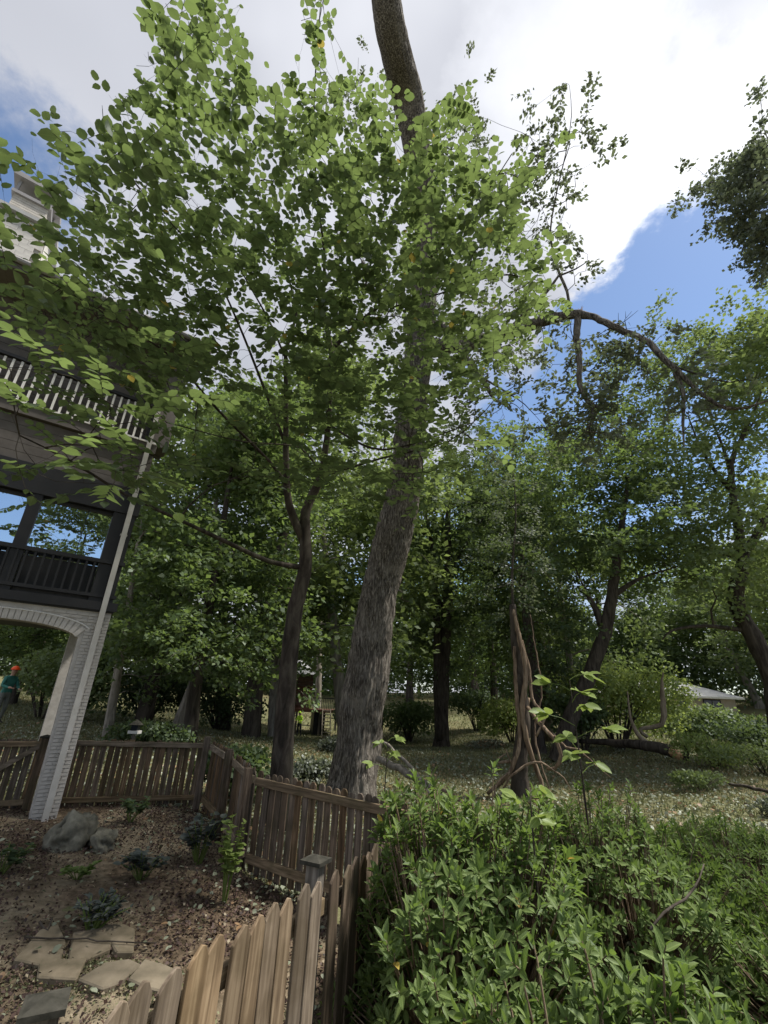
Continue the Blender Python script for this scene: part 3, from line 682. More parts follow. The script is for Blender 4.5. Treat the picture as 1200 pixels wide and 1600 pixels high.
polyA = [(0, 300), (50, 215), (150, 165), (225, 90), (250, 0), (300, -40), (375, -30), (385, 60), (405, 140), (455, 120), (470, 60), (470, -40), (525, -40), (530, 60), (560, 120), (600, 120), (640, 190), (735, 130), (750, 215), (855, 200), (860, 270), (800, 310), (860, 380),
         (885, 470), (845, 520), (790, 560), (795, 640), (790, 700), (740, 780), (650, 810), (560, 790), (430, 790), (300, 800), (190, 790), (0, 770)]
def drA(x, y):
    f = min(max(y/760, 0), 1); a = 2.9+2.6*f; b_ = 4.3+4.4*f
    if x < 250 and y > 560: a, b_ = 3.6, 6.0
    return a, b_
def keepA(x, y):
    if x < 120 and 230 < y < 330: return .12
    if x < 100 and 330 <= y < 450: return .2
    if 60 < x < 250 and 540 < y < 670: return .25
    if x < 60 and 450 <= y < 760: return .45
    if y < 260 and (x < 250 or 380 < x < 470): return .45
    if y > 620: return .42 if x < 560 else .8
    if y < 140: return .75
    return 1
tg = px_targets(polyA, 860, drA, rg, keepA)
tg = np.vstack([tg, px_targets([(110, 430), (270, 470), (290, 620), (250, 640), (90, 545)], 55, lambda x, y: (4.2, 6.6), rg)])
tg = np.vstack([tg, px_targets([(420, 230), (850, 260), (870, 480), (790, 560), (780, 720), (650, 800), (420, 800)], 420, drA, rg)])
tip_extra = np.array([at(x, y, D) for x, y, D in ((50, 215, 4.4), (110, 205, 4.5), (160, 170, 4.4), (225, 85, 4.0), (255, 30, 3.8), (490, 20, 3.3), (500, 70, 3.5), (560, 90, 3.7), (735, 140, 4.3), (850, 195, 4.6), (840, 240, 4.7), (790, 270, 4.7), (250, 620, 3.5), (5, 300, 4.4), (20, 350, 4.4), (480, -10, 3.2), (300, 10, 3.6), (370, 10, 3.6))])
tg = np.vstack([tg, tip_extra])
chA, dA = grow(limbsA, tg, rg, sag=.12, r_tip=.0035)
def proj(P):
    d = np.asarray(P, float)-np.array([0, 0, EYE]); f = d[..., 1]*cth+d[..., 2]*sth; up = -d[..., 1]*sth+d[..., 2]*cth; r = d[..., 0]
    return 600+FPX*(r*cro+up*sro)/f, 800-FPX*(-r*sro+up*cro)/f
ctr = np.array([430., 430.]); polyX = [tuple(p) for p in polyA]; polyX[0] = (-400, 285); polyX[-1] = (-400, 800); polyX.insert(0, (-400, 285))
lens_ = []; dA2 = dA.copy()
P_, A_, N_, L_, tw = spray(rg, tg, dA2, 13, .115, .55, droop=.14, szv=.36)
# leaves that would stick out of the crown's natural outline are not grown
qx, qy = proj(P_+unit(A_)*L_[:, None]*.7); tid = np.argmin(((P_[:, None, ::2][:, 0]*0)), axis=1) if False else None
kx = np.repeat(rg.uniform(.90, 1.10, len(P_)//9+1), 9)[:len(P_)]; ok = in_poly((qx-430)*kx+430, (qy-430)*kx+430, polyX); P_, A_, N_, L_ = P_[ok], A_[ok], N_[ok], L_[ok]
for q in tw:
    ex, ey = proj(q); inside = in_poly(ex, ey, polyX)
    if not inside.all(): q = q[:int(np.argmin(inside))]
    if len(q) > 1: chA.append((q, np.full(len(q), .0022)))
treeA = thing('broadleaf_tree', 'slender multi-stemmed tree with large oval leaves growing just beyond the fence', 'tree', tuple(bA))
world_child('trunk', chains_mesh('trunkA', [c for c in chA if c[1][0] >= .02], M_barkA, 20), treeA)
tag(world_child('twigs', chains_mesh('twigsA', [c for c in chA if c[1][0] < .02], M_barkA, 8, 4), treeA), kind='stuff')
# the 300 leaves that show largest are single parts
zc_ = P_[:, 1]*cth+(P_[:, 2]-EYE)*sth
inb = (zc_ > .5)
order = np.argsort(np.where(inb, -(L_/zc_), 1)); big = order[:300]; rest = order[300:]
leaf_me = leaf_mesh('leaf', np.zeros((1, 3)), np.array([[1., 0, 0]]), np.array([[0., 0, 1]]), np.ones(1), OVATE, 1.0, M_leafA1)
inv = treeA.matrix_basis.inverted() if False else Matrix.Translation(-Vector(treeA.location))
for i in big:
    o = link('leaf', leaf_me, treeA); o.matrix_basis = inv @ leaf_frame_matrix(P_[i], A_[i], N_[i], L_[i])
tag(world_child('leaves', leaf_mesh('leavesA', P_[rest], A_[rest], N_[rest], L_[rest], OVATE, 1.0, M_leafA), treeA), kind='stuff')

# -- the big leaning oak
rg = np.random.default_rng(5)
bB = onground(550, 1245, 11)
TB = smooth_line([(*(bB-[0.1, 0, .3]), .70), (bB[0], bB[1], bB[2]+.25, .56), (*at(556, 1190, 11), .49), (*at(570, 1080, 10.9), .46), (*at(589, 950, 10.7), .44), (*at(623, 800, 10.3), .41), (*at(638, 700, 9.9), .39), (*at(653, 560, 9.2), .36), (*at(664, 430, 8.5), .33), (*at(664, 300, 7.6), .31),
   (*at(648, 215, 6.9), .33), (*at(636, 150, 6.4), .41), (*at(620, 90, 5.7), .37), (*at(606, 20, 5.1), .345), (*at(596, -80, 4.5), .32), (*at(600, -200, 3.8), .28)], .06)
V, F = tube(TB[:, :3], TB[:, 3], 120)
ringc = np.repeat(TB[:, :3], 120, 0); radial = V-ringc; rr = np.linalg.norm(radial, axis=1)
angs = np.tile(np.arange(120)*2*math.pi/120, len(TB)); hh = np.repeat(np.cumsum(np.r_[0, np.linalg.norm(np.diff(TB[:, :3], axis=0), axis=1)]), 120)
disp = np.array([abs(mnoise.noise(Vector((math.cos(a)*15+.3*math.sin(h*3), math.sin(a)*15, h*2.6))))*.06+mnoise.noise(Vector((math.cos(a)*1.4, math.sin(a)*1.4, h*.9)))*.07+mnoise.noise(Vector((math.cos(a)*20, math.sin(a)*20, h*5)))*.012 for a, h in zip(angs, hh)])
flare = np.clip(1-hh/1.3, 0, 1)**2*(.13*np.cos(angs*5+1)+.03)
V = ringc+radial*(1+((disp*np.where(hh > 9, .6, 1.15)-.02)/rr*np.clip(rr/.4, .5, 1.2)+flare))[:, None]
treeB = thing('oak_tree', 'huge rough-barked oak whose thick trunk leans to the right and bends overhead', 'tree', tuple(bB))
me = np_mesh('trunkB', V, F, True); me.materials.append(M_barkB); world_child('trunk', me, treeB)
# trunk axis only as an anchor for its limbs
anchor = smooth_line([(*at(653, 560, 9.2), .05), (*at(664, 430, 8.5), .05), (*at(664, 300, 7.6), .05)], .3)
limbsB = [anchor,
  limb((664, 540, 9.1, .20), (720, 540, 9.2, .19), (790, 521, 9.3, .17), (845, 503, 9.3, .15), (880, 494, 9.3, .13), (905, 492, 9.3, .105), (928, 495, 9.3, .075), (955, 510, 9.2, .075), (985, 522, 9.3, .066), (1012, 534, 9.35, .064), (1032, 556, 9.3, .06), (1050, 572, 9.25, .058), (1072, 592, 9.3, .046), (1092, 612, 9.35, .042), (1118, 632, 9.3, .034), (1150, 640, 9.4, .03), (1200, 626, 9.4, .018), step=.12, jitter=.011),
  limb((903, 498, 9.3, .085), (901, 530, 9.25, .078), (906, 565, 9.2, .066), (905, 592, 9.2, .06), (912, 615, 9.2, .05), (925, 640, 9.2, .036), (920, 668, 9.1, .022), (898, 688, 9.1, .01), step=.12, jitter=.01),
  limb((914, 622, 9.2, .04), (930, 635, 9.2, .035), (945, 640, 9.2, .02), (955, 642, 9.2, .008)),
  limb((1055, 583, 9.3, .05), (1068, 615, 9.25, .04), (1067, 660, 9.2, .028), (1069, 698, 9.2, .012)),
  limb((1060, 575, 9.3, .02), (1100, 588, 9.4, .018), (1140, 597, 9.5, .012), (1190, 588, 9.6, .006)),
  limb((892, 494, 9.3, .035), (886, 455, 9.1, .035), (875, 430, 9.0, .035), (866, 400, 8.8, .028), (860, 360, 8.5, .022), (870, 300, 8.0, .017), (885, 235, 7.6, .013), (893, 180, 7.2, .009), (890, 135, 6.9, .005)),
  limb((876, 430, 9.0, .025), (900, 420, 8.9, .018), (920, 407, 8.8, .006)),
  limb((872, 432, 9.0, .03), (855, 455, 9.1, .04), (830, 480, 9.2, .04), (800, 510, 9.3, .05)),
  limb((690, 505, 9.0, .09), (712, 535, 8.9, .085), (735, 570, 8.8, .075), (755, 595, 8.7, .06), (768, 618, 8.6, .04)),
  limb((745, 585, 8.8, .03), (790, 612, 8.8, .022), (820, 632, 8.8, .014), (850, 665, 8.8, .006)),
  limb((664, 360, 8.0, .07), (700, 375, 8.1, .05), (760, 330, 8.2, .03), (790, 290, 8.2, .01)),
  limb((655, 480, 8.8, .08), (600, 450, 9.2, .05), (560, 400, 9.6, .02)),
]
def cloud(n, *els):
    out = []
    for (x, y, D, sx_, sy_, sd_) in els:
        for _ in range(n if isinstance(n, int) else 1):
            out.append(at(x+rg.normal(0, sx_), y+rg.normal(0, sy_), D+rg.normal(0, sd_)))
    return out
tB = []
tB += cloud(60, (700, 540, 9.3, 45, 50, .6)); tB += cloud(30, (775, 490, 9.4, 35, 45, .5)); tB += cloud(40, (760, 620, 9.0, 50, 35, .6))
tB += cloud(44, (930, 600, 9.3, 24, 38, .4)); tB += cloud(34, (890, 668, 9.1, 38, 26, .4)); tB += cloud(12, (970, 535, 9.4, 30, 16, .3)); tB += cloud(10, (1000, 560, 9.3, 20, 14, .3)); tB += cloud(20, (935, 650, 9.2, 25, 22, .3)); tB += cloud(12, (1100, 605, 9.4, 40, 20, .3)); tB += cloud(24, (870, 540, 9.3, 55, 25, .3))
tB += cloud(26, (890, 215, 7.5, 22, 55, .3)); tB += cloud(12, (870, 330, 8.3, 18, 35, .3)); tB += cloud(8, (885, 420, 8.9, 25, 22, .2)); tB += cloud(20, (845, 250, 7.8, 12, 60, .3))
tB += cloud(45, (590, 460, 9.8, 55, 60, .5)); tB += cloud(30, (700, 250, 8.2, 45, 60, .4)); tB += cloud(14, (745, 190, 8.4, 10, 35, .3)); tB += cloud(16, (540, 150, 8.5, 30, 40, .4)); tB += cloud(14, (1075, 620, 9.3, 20, 30, .3))
tB = np.array(tB)
chB, dB = grow(limbsB, tB, rg, sag=-.1, r_tip=.005, wig=.12)
chB = chB[0:]
P_, A_, N_, L_, tw = spray(rg, tB, dB, 24, .115, .42, droop=.25, up=.5, flat=.9)
P_ = P_+rg.normal(0, .05, P_.shape)
for q in tw: chB.append((q, np.full(len(q), .003)))
world_child('limb', chains_mesh('limbB', [c for c in chB if c[1][0] >= .03], M_barkB, 16), treeB)
tag(world_child('twigs', chains_mesh('twigsB', [c for c in chB if c[1][0] < .03], M_barkD, 8, 4), treeB), kind='stuff')
tag(world_child('leaves', leaf_mesh('leavesB', P_, A_, N_, L_, QUAD, .85, M_leafO), treeB), kind='stuff')
# splintered wood where the limb cracked
mb = MB(); pb = at(905, 490, 9.28)
for q in range(9):
    a = rg.normal(0, .5, 3); a[2] = abs(a[2])+.6; a = unit(a); s_ = pb+rg.normal(0, .03, 3); mb.tube([s_, s_+a*rg.uniform(.1, .2)], [.018, .003], 4)
world_child('splinter', mb.mesh('splinter'), treeB, M_raw)

tw_ = MB()
for (x, y, D) in ((900, 540, 9.25), (904, 580, 9.2), (912, 615, 9.2), (960, 512, 9.2), (1000, 530, 9.3), (1040, 565, 9.3), (1068, 640, 9.2), (1090, 612, 9.3), (1120, 632, 9.3), (925, 645, 9.2), (860, 500, 9.3), (825, 508, 9.3), (1067, 675, 9.2), (980, 520, 9.3)):
    p = at(x, y, D)
    for q in range(3):
        d = unit(rg.normal(0, 1, 3)+np.array([0, 0, -.3])); l = rg.uniform(.25, .7); e = p+d*l; tw_.tube([p, p+d*l*.5+rg.normal(0, .05, 3), e+rg.normal(0, .05, 3)], [.011, .007, .003], 5)
        tw_.tube([p+d*l*.5, p+d*l*.7+rg.normal(0, .1, 3)], [.006, .002], 4)
tag(world_child('broken_twigs', tw_.mesh('broken_twigs'), treeB, M_barkD), kind='stuff')
# ---- generic tree meshes, in local coordinates (unit height 10 m)
def crown_mesh(seed, R=3.4, z0=3.0, z1=10.5, nt=150, nl=95, leaf=.17, mt=M_leafG, clump=.62, low=0, trunk_r=.2, forks=3, bark=M_barkD):
    rg = np.random.default_rng(seed); lm = []
    top = np.array([rg.normal(0, .4), rg.normal(0, .4), z1*.72])
    tr = smooth_line([(0, 0, -.3, trunk_r*1.3), (0, 0, .4, trunk_r), (top[0]*.2+rg.normal(0, .1), top[1]*.3, z0*.8, trunk_r*.8), (top[0]*.6, top[1]*.6, z1*.45, trunk_r*.6), (*top, trunk_r*.22)], .35, .012, rg); lm.append(tr)
    for q in range(forks*2):
        a = rg.uniform(0, 6.28); zz = rg.uniform(z0*.75, z1*.55); i = int(np.argmin(abs(tr[:, 2]-zz))); s_ = tr[i]
        e = s_[:3]+np.array([math.cos(a), math.sin(a), rg.uniform(.4, 1.1)])*R*.6; md = (s_[:3]+e)/2+np.array([math.cos(a), math.sin(a), -.3])*.3
        lm.append(smooth_line([(*s_[:3], s_[3]*.55), (*md, s_[3]*.4), (*e, .02)], .35, .02, rg))
    # lumpy crown: several big lobes with targets on and inside them
    lobes = []
    for q in range(11):
        a = rg.uniform(0, 6.28); f = rg.uniform(0, 1); zz = z0+(z1-z0)*f; w = R*math.sin(math.pi*min(max(.12+f*.82, .05), .97))**.7
        lobes.append((np.array([math.cos(a)*w*.62, math.sin(a)*w*.62, zz]), R*rg.uniform(.33, .55)))
    T = []
    while len(T) < nt:
        c, r = lobes[rg.integers(len(lobes))]; v = unit(rg.normal(0, 1, 3)); T.append(c+v*r*rg.uniform(.45, 1.05)*np.array([1, 1, .75]))
    T = np.array(T); T[:, 2] = np.maximum(T[:, 2], z0*.6+rg.uniform(0, .6, len(T)))
    ch, dr = grow(lm, T, rg, sag=.1, r_tip=.012, steps=3)
    n = nt*nl; ci = np.repeat(np.arange(nt), nl); sc = rg.uniform(.5, 1.25, nt)[ci]*clump
    off = rg.normal(0, 1, (n, 3)); off = off/np.maximum(1, np.linalg.norm(off, axis=1, keepdims=True)/1.6); P = T[ci]+off*sc[:, None]*np.array([1, 1, .45])
    P[:, 2] -= .18*(off[:, 0]**2+off[:, 1]**2)*sc
    ax = off*np.array([1, 1, .3])+rg.normal(0, .7, (n, 3)); nr = np.array([0, 0, .9])+rg.normal(0, .5, (n, 3))+off*.15
    Ls = leaf*rg.uniform(.6, 1.3, n)
    return chains_mesh('trunk', ch, bark, 12, 4), leaf_mesh('crown', P, ax, nr, Ls, QUAD, 1.0, mt)
VAR = [crown_mesh(1, mt=M_leafG), crown_mesh(2, 3.0, 2.2, 11, mt=M_leafG, bark=M_barkD), crown_mesh(3, 3.8, 2.6, 9.6, mt=M_leafL, bark=M_barkG), crown_mesh(4, 2.7, 3.5, 11.5, mt=M_leafL, nt=130), crown_mesh(6, 3.6, 1.6, 8.5, mt=M_leafL, nt=150, clump=.6)]
TREES = [
 # px of base, D, height m, width factor, variant, name, label
 (300, 17, 13, .95, 1, 'broadleaf_tree', 'dark dense tree filling the woods just right of the house corner'),
 (225, 24, 16, 1.1, 0, 'broadleaf_tree', 'mid green tree whose crown shows beside the white downspout'),
 (395, 22, 18.5, 1.1, 3, 'broadleaf_tree', 'tall narrow tree behind the stem of the close broad-leaved tree'),
 (350, 30, 19, 1.2, 4, 'broadleaf_tree', 'pale green tree standing back in the woods left of the playhouse'),
 (540, 25, 19.5, 1.0, 2, 'broadleaf_tree', 'light green tall tree rising directly behind the leaning oak trunk'),
 (590, 36, 21, 1.1, 0, 'broadleaf_tree', 'green tree behind the leaning oak, right of the playhouse'),
 (640, 64, 23, 1.2, 1, 'broadleaf_tree', 'dark tree on the far edge of the lawn, seen right of the oak trunk'),
 (745, 60, 24, 1.15, 3, 'broadleaf_tree', 'tall tree at the far lawn edge right of the twin trunk'),
 (775, 40, 19, .9, 0, 'broadleaf_tree', 'green tree crowding the view just left of the vine-wrapped snag'),
 (855, 31, 18.5, 1.0, 1, 'broadleaf_tree', 'dark green tree behind the snag, tall as the broken limb hangs'),
 (905, 27, 15.5, .8, 2, 'broadleaf_tree', 'pale green tree right behind the leaning brown trunk'),
 (965, 70, 23, 1.2, 1, 'broadleaf_tree', 'dark far tree standing over the vine mound'),
 (1085, 84, 19, 1.3, 4, 'broadleaf_tree', 'light green tree behind the distant grey roof'),
 (1190, 70, 20, 1.2, 2, 'broadleaf_tree', 'pale tree right of the distant tan house'),
 (90, 30, 12, 1.2, 0, 'broadleaf_tree', 'green tree seen through the brick arch behind the worker'),
 (10, 33, 12, 1.2, 1, 'broadleaf_tree', 'dark tree at the left end of the view through the arch'),
 (40, 42, 15, 1.2, 4, 'broadleaf_tree', 'pale far tree in the middle of the brick arch opening'),
 (1350, 48, 22, 1.1, 4, 'broadleaf_tree', 'tall light tree at the right edge behind the dark-limbed tree'),
]
for px, D, h, wf, v, nm, lb in TREES:
    d = ray(px, 1120); d = d/math.hypot(d[0], d[1]); p = (d[0]*D, d[1]*D); s_ = h/10.5
    r = thing(nm, lb, 'tree', (p[0], p[1], float(gz(*p))), random.uniform(0, 6.28)); r.scale = (s_*wf, s_*wf, s_)
    link('trunk', VAR[v][0], r); link('crown', VAR[v][1], r)
# one tree behind the camera, seen mirrored in the porch windows
r = thing('broadleaf_tree', 'tree mirrored in the dark porch window beside its trunk', 'tree', (6.6, -8.2, .1), 1.0); r.scale = (1.0, 1.0, 1.15); link('trunk', VAR[3][0], r); link('crown', VAR[3][1], r)

# ---- trees built on the limbs one can follow in the photograph
def special(name, label, limbs, els, nl, leaf, mt, bark, seed, base, size=.55, nt=8, up=.6, kb=14, flat=.6, wid=.9, quadn=None):
    global rg
    rg = np.random.default_rng(seed)
    T = []
    for e_ in els: T += cloud(e_[0], e_[1:])
    T = np.array(T); ch, dr = grow(limbs, T, rg, sag=.1, r_tip=.008, wig=.1)
    P, A, Nr, Ls, tw = spray(rg, T, dr, int(nl*1.9), leaf*1.05, size*.7, droop=.2, up=up, flat=flat)
    P = P+rg.normal(0, size*.17, P.shape)*np.array([1, 1, .6]); A = A+rg.normal(0, .6, A.shape); Nr = Nr+rg.normal(0, .4, Nr.shape)
    for q in tw: ch.append((q, np.full(len(q), .005)))
    root = thing(name, label, 'tree', tuple(base))
    world_child('trunk', chains_mesh('trunk', [c for c in ch if c[1][0] >= .03], bark, kb), root)
    tw_ = [c for c in ch if c[1][0] < .03]
    if tw_: tag(world_child('twigs', chains_mesh('twigs', tw_, bark, 8, 3), root), kind='stuff')
    tag(world_child('leaves', leaf_mesh('leaves', P, A, Nr, Ls, QUAD, wid, mt), root), kind='stuff')
    return root
# right-hand tree with dark branching limbs
b_ = onground(1222, 1160, 24)
special('broadleaf_tree', 'airy pale green tree on the right with dark forking limbs against the sky', [
  smooth_line([(*b_, .42), (*at(1208, 1060, 24), .36), (*at(1186, 1013, 24), .33), (*at(1165, 973, 24), .31), (*at(1149, 933, 24), .30), (*at(1162, 880, 24), .27), (*at(1160, 865, 24), .22), (*at(1150, 800, 24), .17), (*at(1142, 740, 24), .13), (*at(1150, 700, 24), .10), (*at(1175, 650, 24), .06), (*at(1195, 600, 24), .03)], .4, .02),
  limb((1160, 870, 24, .2), (1180, 840, 24, .16), (1200, 800, 24, .13), (1220, 720, 24, .08), step=.4), limb((1146, 770, 24, .12), (1120, 740, 24, .09), (1095, 700, 24, .05), (1075, 650, 24, .03), step=.4),
  limb((1142, 745, 24, .08), (1130, 700, 24, .06), (1110, 650, 24, .04), (1095, 590, 24, .02), step=.4), limb((1150, 870, 24, .10), (1110, 860, 24, .08), (1060, 845, 24, .05), (1040, 850, 24, .03), step=.4),
  limb((1165, 985, 24, .10), (1100, 978, 23, .07), (1050, 985, 22, .05), (1035, 1000, 22, .02), step=.4), limb((1140, 720, 24, .07), (1165, 680, 24, .05), (1190, 640, 24, .03), step=.4)],
  [(60, 1160, 560, 24, 45, 35, 2), (60, 1060, 580, 24, 50, 35, 2), (60, 1010, 680, 24, 40, 50, 2), (50, 1180, 640, 24, 40, 40, 2), (50, 1060, 720, 23, 50, 50, 2), (50, 1170, 800, 24, 40, 50, 2), (45, 1060, 840, 23, 40, 30, 2), (40, 1120, 895, 23, 45, 26, 2), (40, 1210, 520, 24, 30, 30, 2)],
  34, .20, M_leafL, M_barkD, 21, b_, 1.4)
# leaning tree
b_ = onground(872, 1185, 20)
special('leaning_tree', 'leaning brown trunk with pale scarred upper part, right of the snag', [
  smooth_line([(*b_, .36), (*at(885, 1140, 20), .30), (*at(915, 1070, 20), .28), (*at(942, 1000, 20), .25), (*at(955, 940, 20), .22), (*at(962, 890, 20), .18), (*at(970, 840, 20), .14), (*at(975, 790, 20), .10), (*at(985, 740, 20), .05)], .3, .015),
  limb((940, 980, 20, .14), (930, 950, 20, .12), (915, 925, 20, .08), step=.3), limb((960, 930, 20, .12), (985, 912, 20, .09), (1010, 900, 20, .05), (1060, 885, 20, .02), step=.3), limb((962, 880, 20, .08), (950, 860, 20, .06), (930, 840, 20, .02), step=.3)],
  [(55, 900, 720, 20, 40, 40, 1.5), (55, 980, 760, 20, 45, 45, 1.5), (50, 900, 820, 20, 45, 40, 1.5), (50, 1000, 850, 20, 40, 35, 1.5), (35, 860, 880, 20, 35, 30, 1.5), (30, 960, 690, 20, 35, 30, 1.5)],
  34, .17, M_leafG, M_barkD, 22, b_, 1.2)
# twin-trunk tree on the lawn
b_ = onground(690, 1172, 29)
special('twin_trunk_tree', 'twin-stemmed dark tree standing alone in the middle of the lawn', [
  smooth_line([(*b_, .62), (*at(690, 1150, 29), .42), (*at(692, 1060, 29), .38), (*at(697, 980, 29), .34), (*at(700, 900, 29), .28), (*at(700, 800, 29), .18), (*at(705, 700, 29), .08)], .4, .02),
  smooth_line([(*at(687, 1150, 28.6), .30), (*at(684, 1050, 28.6), .26), (*at(682, 960, 28.6), .22), (*at(678, 880, 28.6), .17), (*at(665, 800, 28.6), .08)], .4, .02),
  limb((700, 900, 29, .1), (740, 830, 29, .06), (780, 780, 29, .03), step=.4), limb((697, 960, 29, .1), (670, 900, 29, .05), (650, 870, 29, .03), step=.4)],
  [(55, 700, 760, 29, 50, 40, 2), (55, 760, 800, 28, 45, 45, 2), (45, 700, 960, 29, 30, 30, 1.5), (45, 780, 920, 28, 30, 40, 2), (40, 740, 720, 29, 45, 30, 2), (25, 650, 830, 29, 20, 40, 1.5), (30, 720, 870, 29, 40, 16, 1.5)],
  34, .2, M_leafD, M_barkD, 23, b_, 1.3)
# overhanging oak crown coming in from the right edge
b_ = onground(1420, 1150, 13)
special('oak_tree', 'dark oak foliage reaching in from the upper right edge against the cloud', [
  smooth_line([(*b_, .4), (*at(1420, 900, 13), .35), (*at(1400, 600, 12.5), .28), (*at(1350, 400, 12), .18), (*at(1280, 320, 12), .10), (*at(1200, 290, 12), .05), (*at(1130, 300, 12), .02)], .4, .02),
  limb((1350, 400, 12, .08), (1250, 390, 12, .05), (1200, 380, 12, .02), step=.4), limb((1290, 330, 12, .07), (1240, 260, 12, .04), (1200, 220, 12, .015), step=.4)],
  [(42, 1150, 300, 12, 32, 30, .7), (42, 1195, 270, 12, 25, 40, .7), (30, 1190, 350, 12, 25, 20, .6), (25, 1270, 300, 12, 40, 60, 1), (14, 1195, 395, 12, 8, 14, .4), (12, 1350, 380, 12, 50, 50, 1)],
  28, .115, M_leafO, M_barkD, 24, b_, .6)
# bare trunks in the woods to the left
def pole(name, label, pts, bark, D, k=10):
    b_ = onground(pts[0][0], pts[0][1], D); P = [(*b_-np.array([0, 0, .2]), pts[0][2]*1.35), (b_[0], b_[1], b_[2]+.15, pts[0][2])]+[(*at(x, y, D), r) for x, y, r in pts[1:]]
    q = smooth_line(P, .3, .01); root = thing(name, label, 'tree', tuple(b_)); me = MB().tube(q[:, :3], q[:, 3], k).mesh('trunk', True); me.materials.append(bark); world_child('trunk', me, root); return root, q
def leafy_pole(name, label, pts, bark, D, els, nl, leaf, mt, seed, size=.9):
    b_ = onground(pts[0][0], pts[0][1], D); P = [(*b_-np.array([0, 0, .2]), pts[0][2]*1.35), (b_[0], b_[1], b_[2]+.15, pts[0][2])]+[(*at(x, y, D), r) for x, y, r in pts[1:]]
    return special(name, label, [smooth_line(P, .3, .01)], els, nl, leaf, mt, bark, seed, b_, size)
leafy_pole('broadleaf_tree', 'slanting pale grey trunk in the shaded lawn between house and playhouse', [(278, 1138, .26), (292, 1100, .24), (306, 1060, .22), (318, 1000, .2), (330, 900, .16), (338, 780, .1)], M_barkG, 20, [(50, 300, 860, 19, 50, 50, 2), (50, 380, 900, 18, 50, 50, 2), (40, 260, 960, 18, 45, 35, 1.5), (40, 370, 1000, 19, 50, 30, 1.5)], 34, .16, M_leafG, 31)
leafy_pole('broadleaf_tree', 'thin slanting trunk just right of the white brick column', [(172, 1130, .14), (178, 1090, .13), (186, 1040, .12), (200, 960, .1), (215, 850, .06)], M_barkG, 17, [(40, 230, 900, 16, 35, 50, 1.5), (40, 210, 990, 16, 35, 30, 1.5), (40, 290, 1010, 16, 40, 25, 1.5), (40, 260, 780, 16, 40, 40, 1.5)], 34, .14, M_leafG, 32)
leafy_pole('broadleaf_tree', 'dark straight trunk touching the left side of the playhouse', [(425, 1165, .3), (428, 1100, .28), (432, 1020, .26), (430, 900, .2), (425, 780, .12)], M_barkG, 26, [(50, 400, 850, 25, 45, 45, 2), (45, 450, 920, 24, 40, 30, 1.5), (20, 385, 1000, 24, 25, 14, 1)], 34, .19, M_leafD, 33, 1.1)
leafy_pole('broadleaf_tree', 'grey trunk rising behind the playhouse deck', [(496, 1128, .3), (498, 1060, .28), (500, 980, .26), (504, 900, .2), (520, 820, .14)], M_barkG, 46, [(50, 520, 880, 40, 30, 45, 2), (50, 560, 780, 40, 40, 45, 2), (30, 500, 970, 40, 40, 22, 1.5)], 34, .21, M_leafG, 34, 1.2)
leafy_pole('broadleaf_tree', 'dark trunk close behind the vine-wrapped snag', [(838, 1120, .3), (834, 1060, .26), (828, 1000, .24), (820, 930, .2), (812, 850, .12)], M_barkD, 22, [(45, 800, 860, 21, 35, 35, 1.5), (45, 850, 960, 21, 35, 35, 1.5), (45, 790, 760, 21, 35, 40, 1.5), (30, 860, 1040, 22, 30, 20, 1)], 34, .16, M_leafD, 35, 1.0)

# ---- the snag wrapped in woody vines
b_ = hit(815, 1245); Ds = math.hypot(b_[0], b_[1])
snag = thing('dead_snag', 'broken brown snag wrapped in woody vines, standing on the lawn', 'dead tree', tuple(b_))
q = smooth_line([(*b_-np.array([0, 0, .2]), .26), (*at(812, 1200, Ds), .19), (*at(818, 1130, Ds), .165), (*at(812, 1060, Ds), .155), (*at(806, 1000, Ds), .13), (*at(801, 945, Ds), .09)], .12, .012)
me = MB().tube(q[:, :3], q[:, 3], 14).mesh('trunk', True); me.materials.append(M_barkD); world_child('trunk', me, snag)
def vine(pts, nm='vine', mt=M_vine, par=snag, D0=None):
    q = smooth_line([(*at(x, y, (D0 or Ds)+dd), r) for x, y, dd, r in pts], .12, .008); me = MB().tube(q[:, :3], q[:, 3], 8).mesh(nm, True); me.materials.append(mt); return world_child(nm, me, par)
vine([(850, 1240, -.1, .05), (838, 1200, -.1, .06), (824, 1160, -.2, .065), (816, 1110, -.2, .07), (822, 1050, -.2, .07), (812, 1000, -.2, .07), (806, 970, -.15, .05), (802, 950, -.05, .04)])
vine([(762, 1240, -.2, .04), (790, 1215, -.3, .05), (808, 1180, -.3, .05), (812, 1140, -.2, .05), (806, 1080, -.2, .05), (804, 1010, -.2, .04)])
vine([(824, 1105, -.15, .05), (848, 1135, -.4, .05), (870, 1160, -.5, .045), (876, 1180, -.5, .04), (868, 1200, -.45, .035), (855, 1202, -.3, .03)])
vine([(800, 1240, .1, .045), (806, 1200, .1, .05), (818, 1150, .15, .05), (826, 1090, .1, .045)])
vine([(866, 1150, -.5, .03), (885, 1168, -.6, .025), (905, 1172, -.7, .02), (930, 1195, -.8, .012), (955, 1215, -.8, .006)])
vine([(800, 1190, -.1, .04), (775, 1190, -.3, .03), (790, 1178, -.2, .015)])
vine([(838, 1150, -.4, .03), (850, 1120, -.4, .035), (832, 1090, -.3, .04), (826, 1040, -.2, .035), (816, 1000, -.2, .02)])
vine([(786, 1232, -.5, .02), (800, 1212, -.5, .028), (822, 1196, -.4, .03), (846, 1192, -.5, .024), (880, 1215, -.6, .014), (893, 1238, -.6, .007)])
vine([(862, 1245, -.5, .016), (852, 1215, -.5, .02), (842, 1180, -.4, .024), (836, 1140, -.3, .024), (846, 1080, -.1, .02), (838, 1020, 0, .016), (828, 960, 0, .008)])
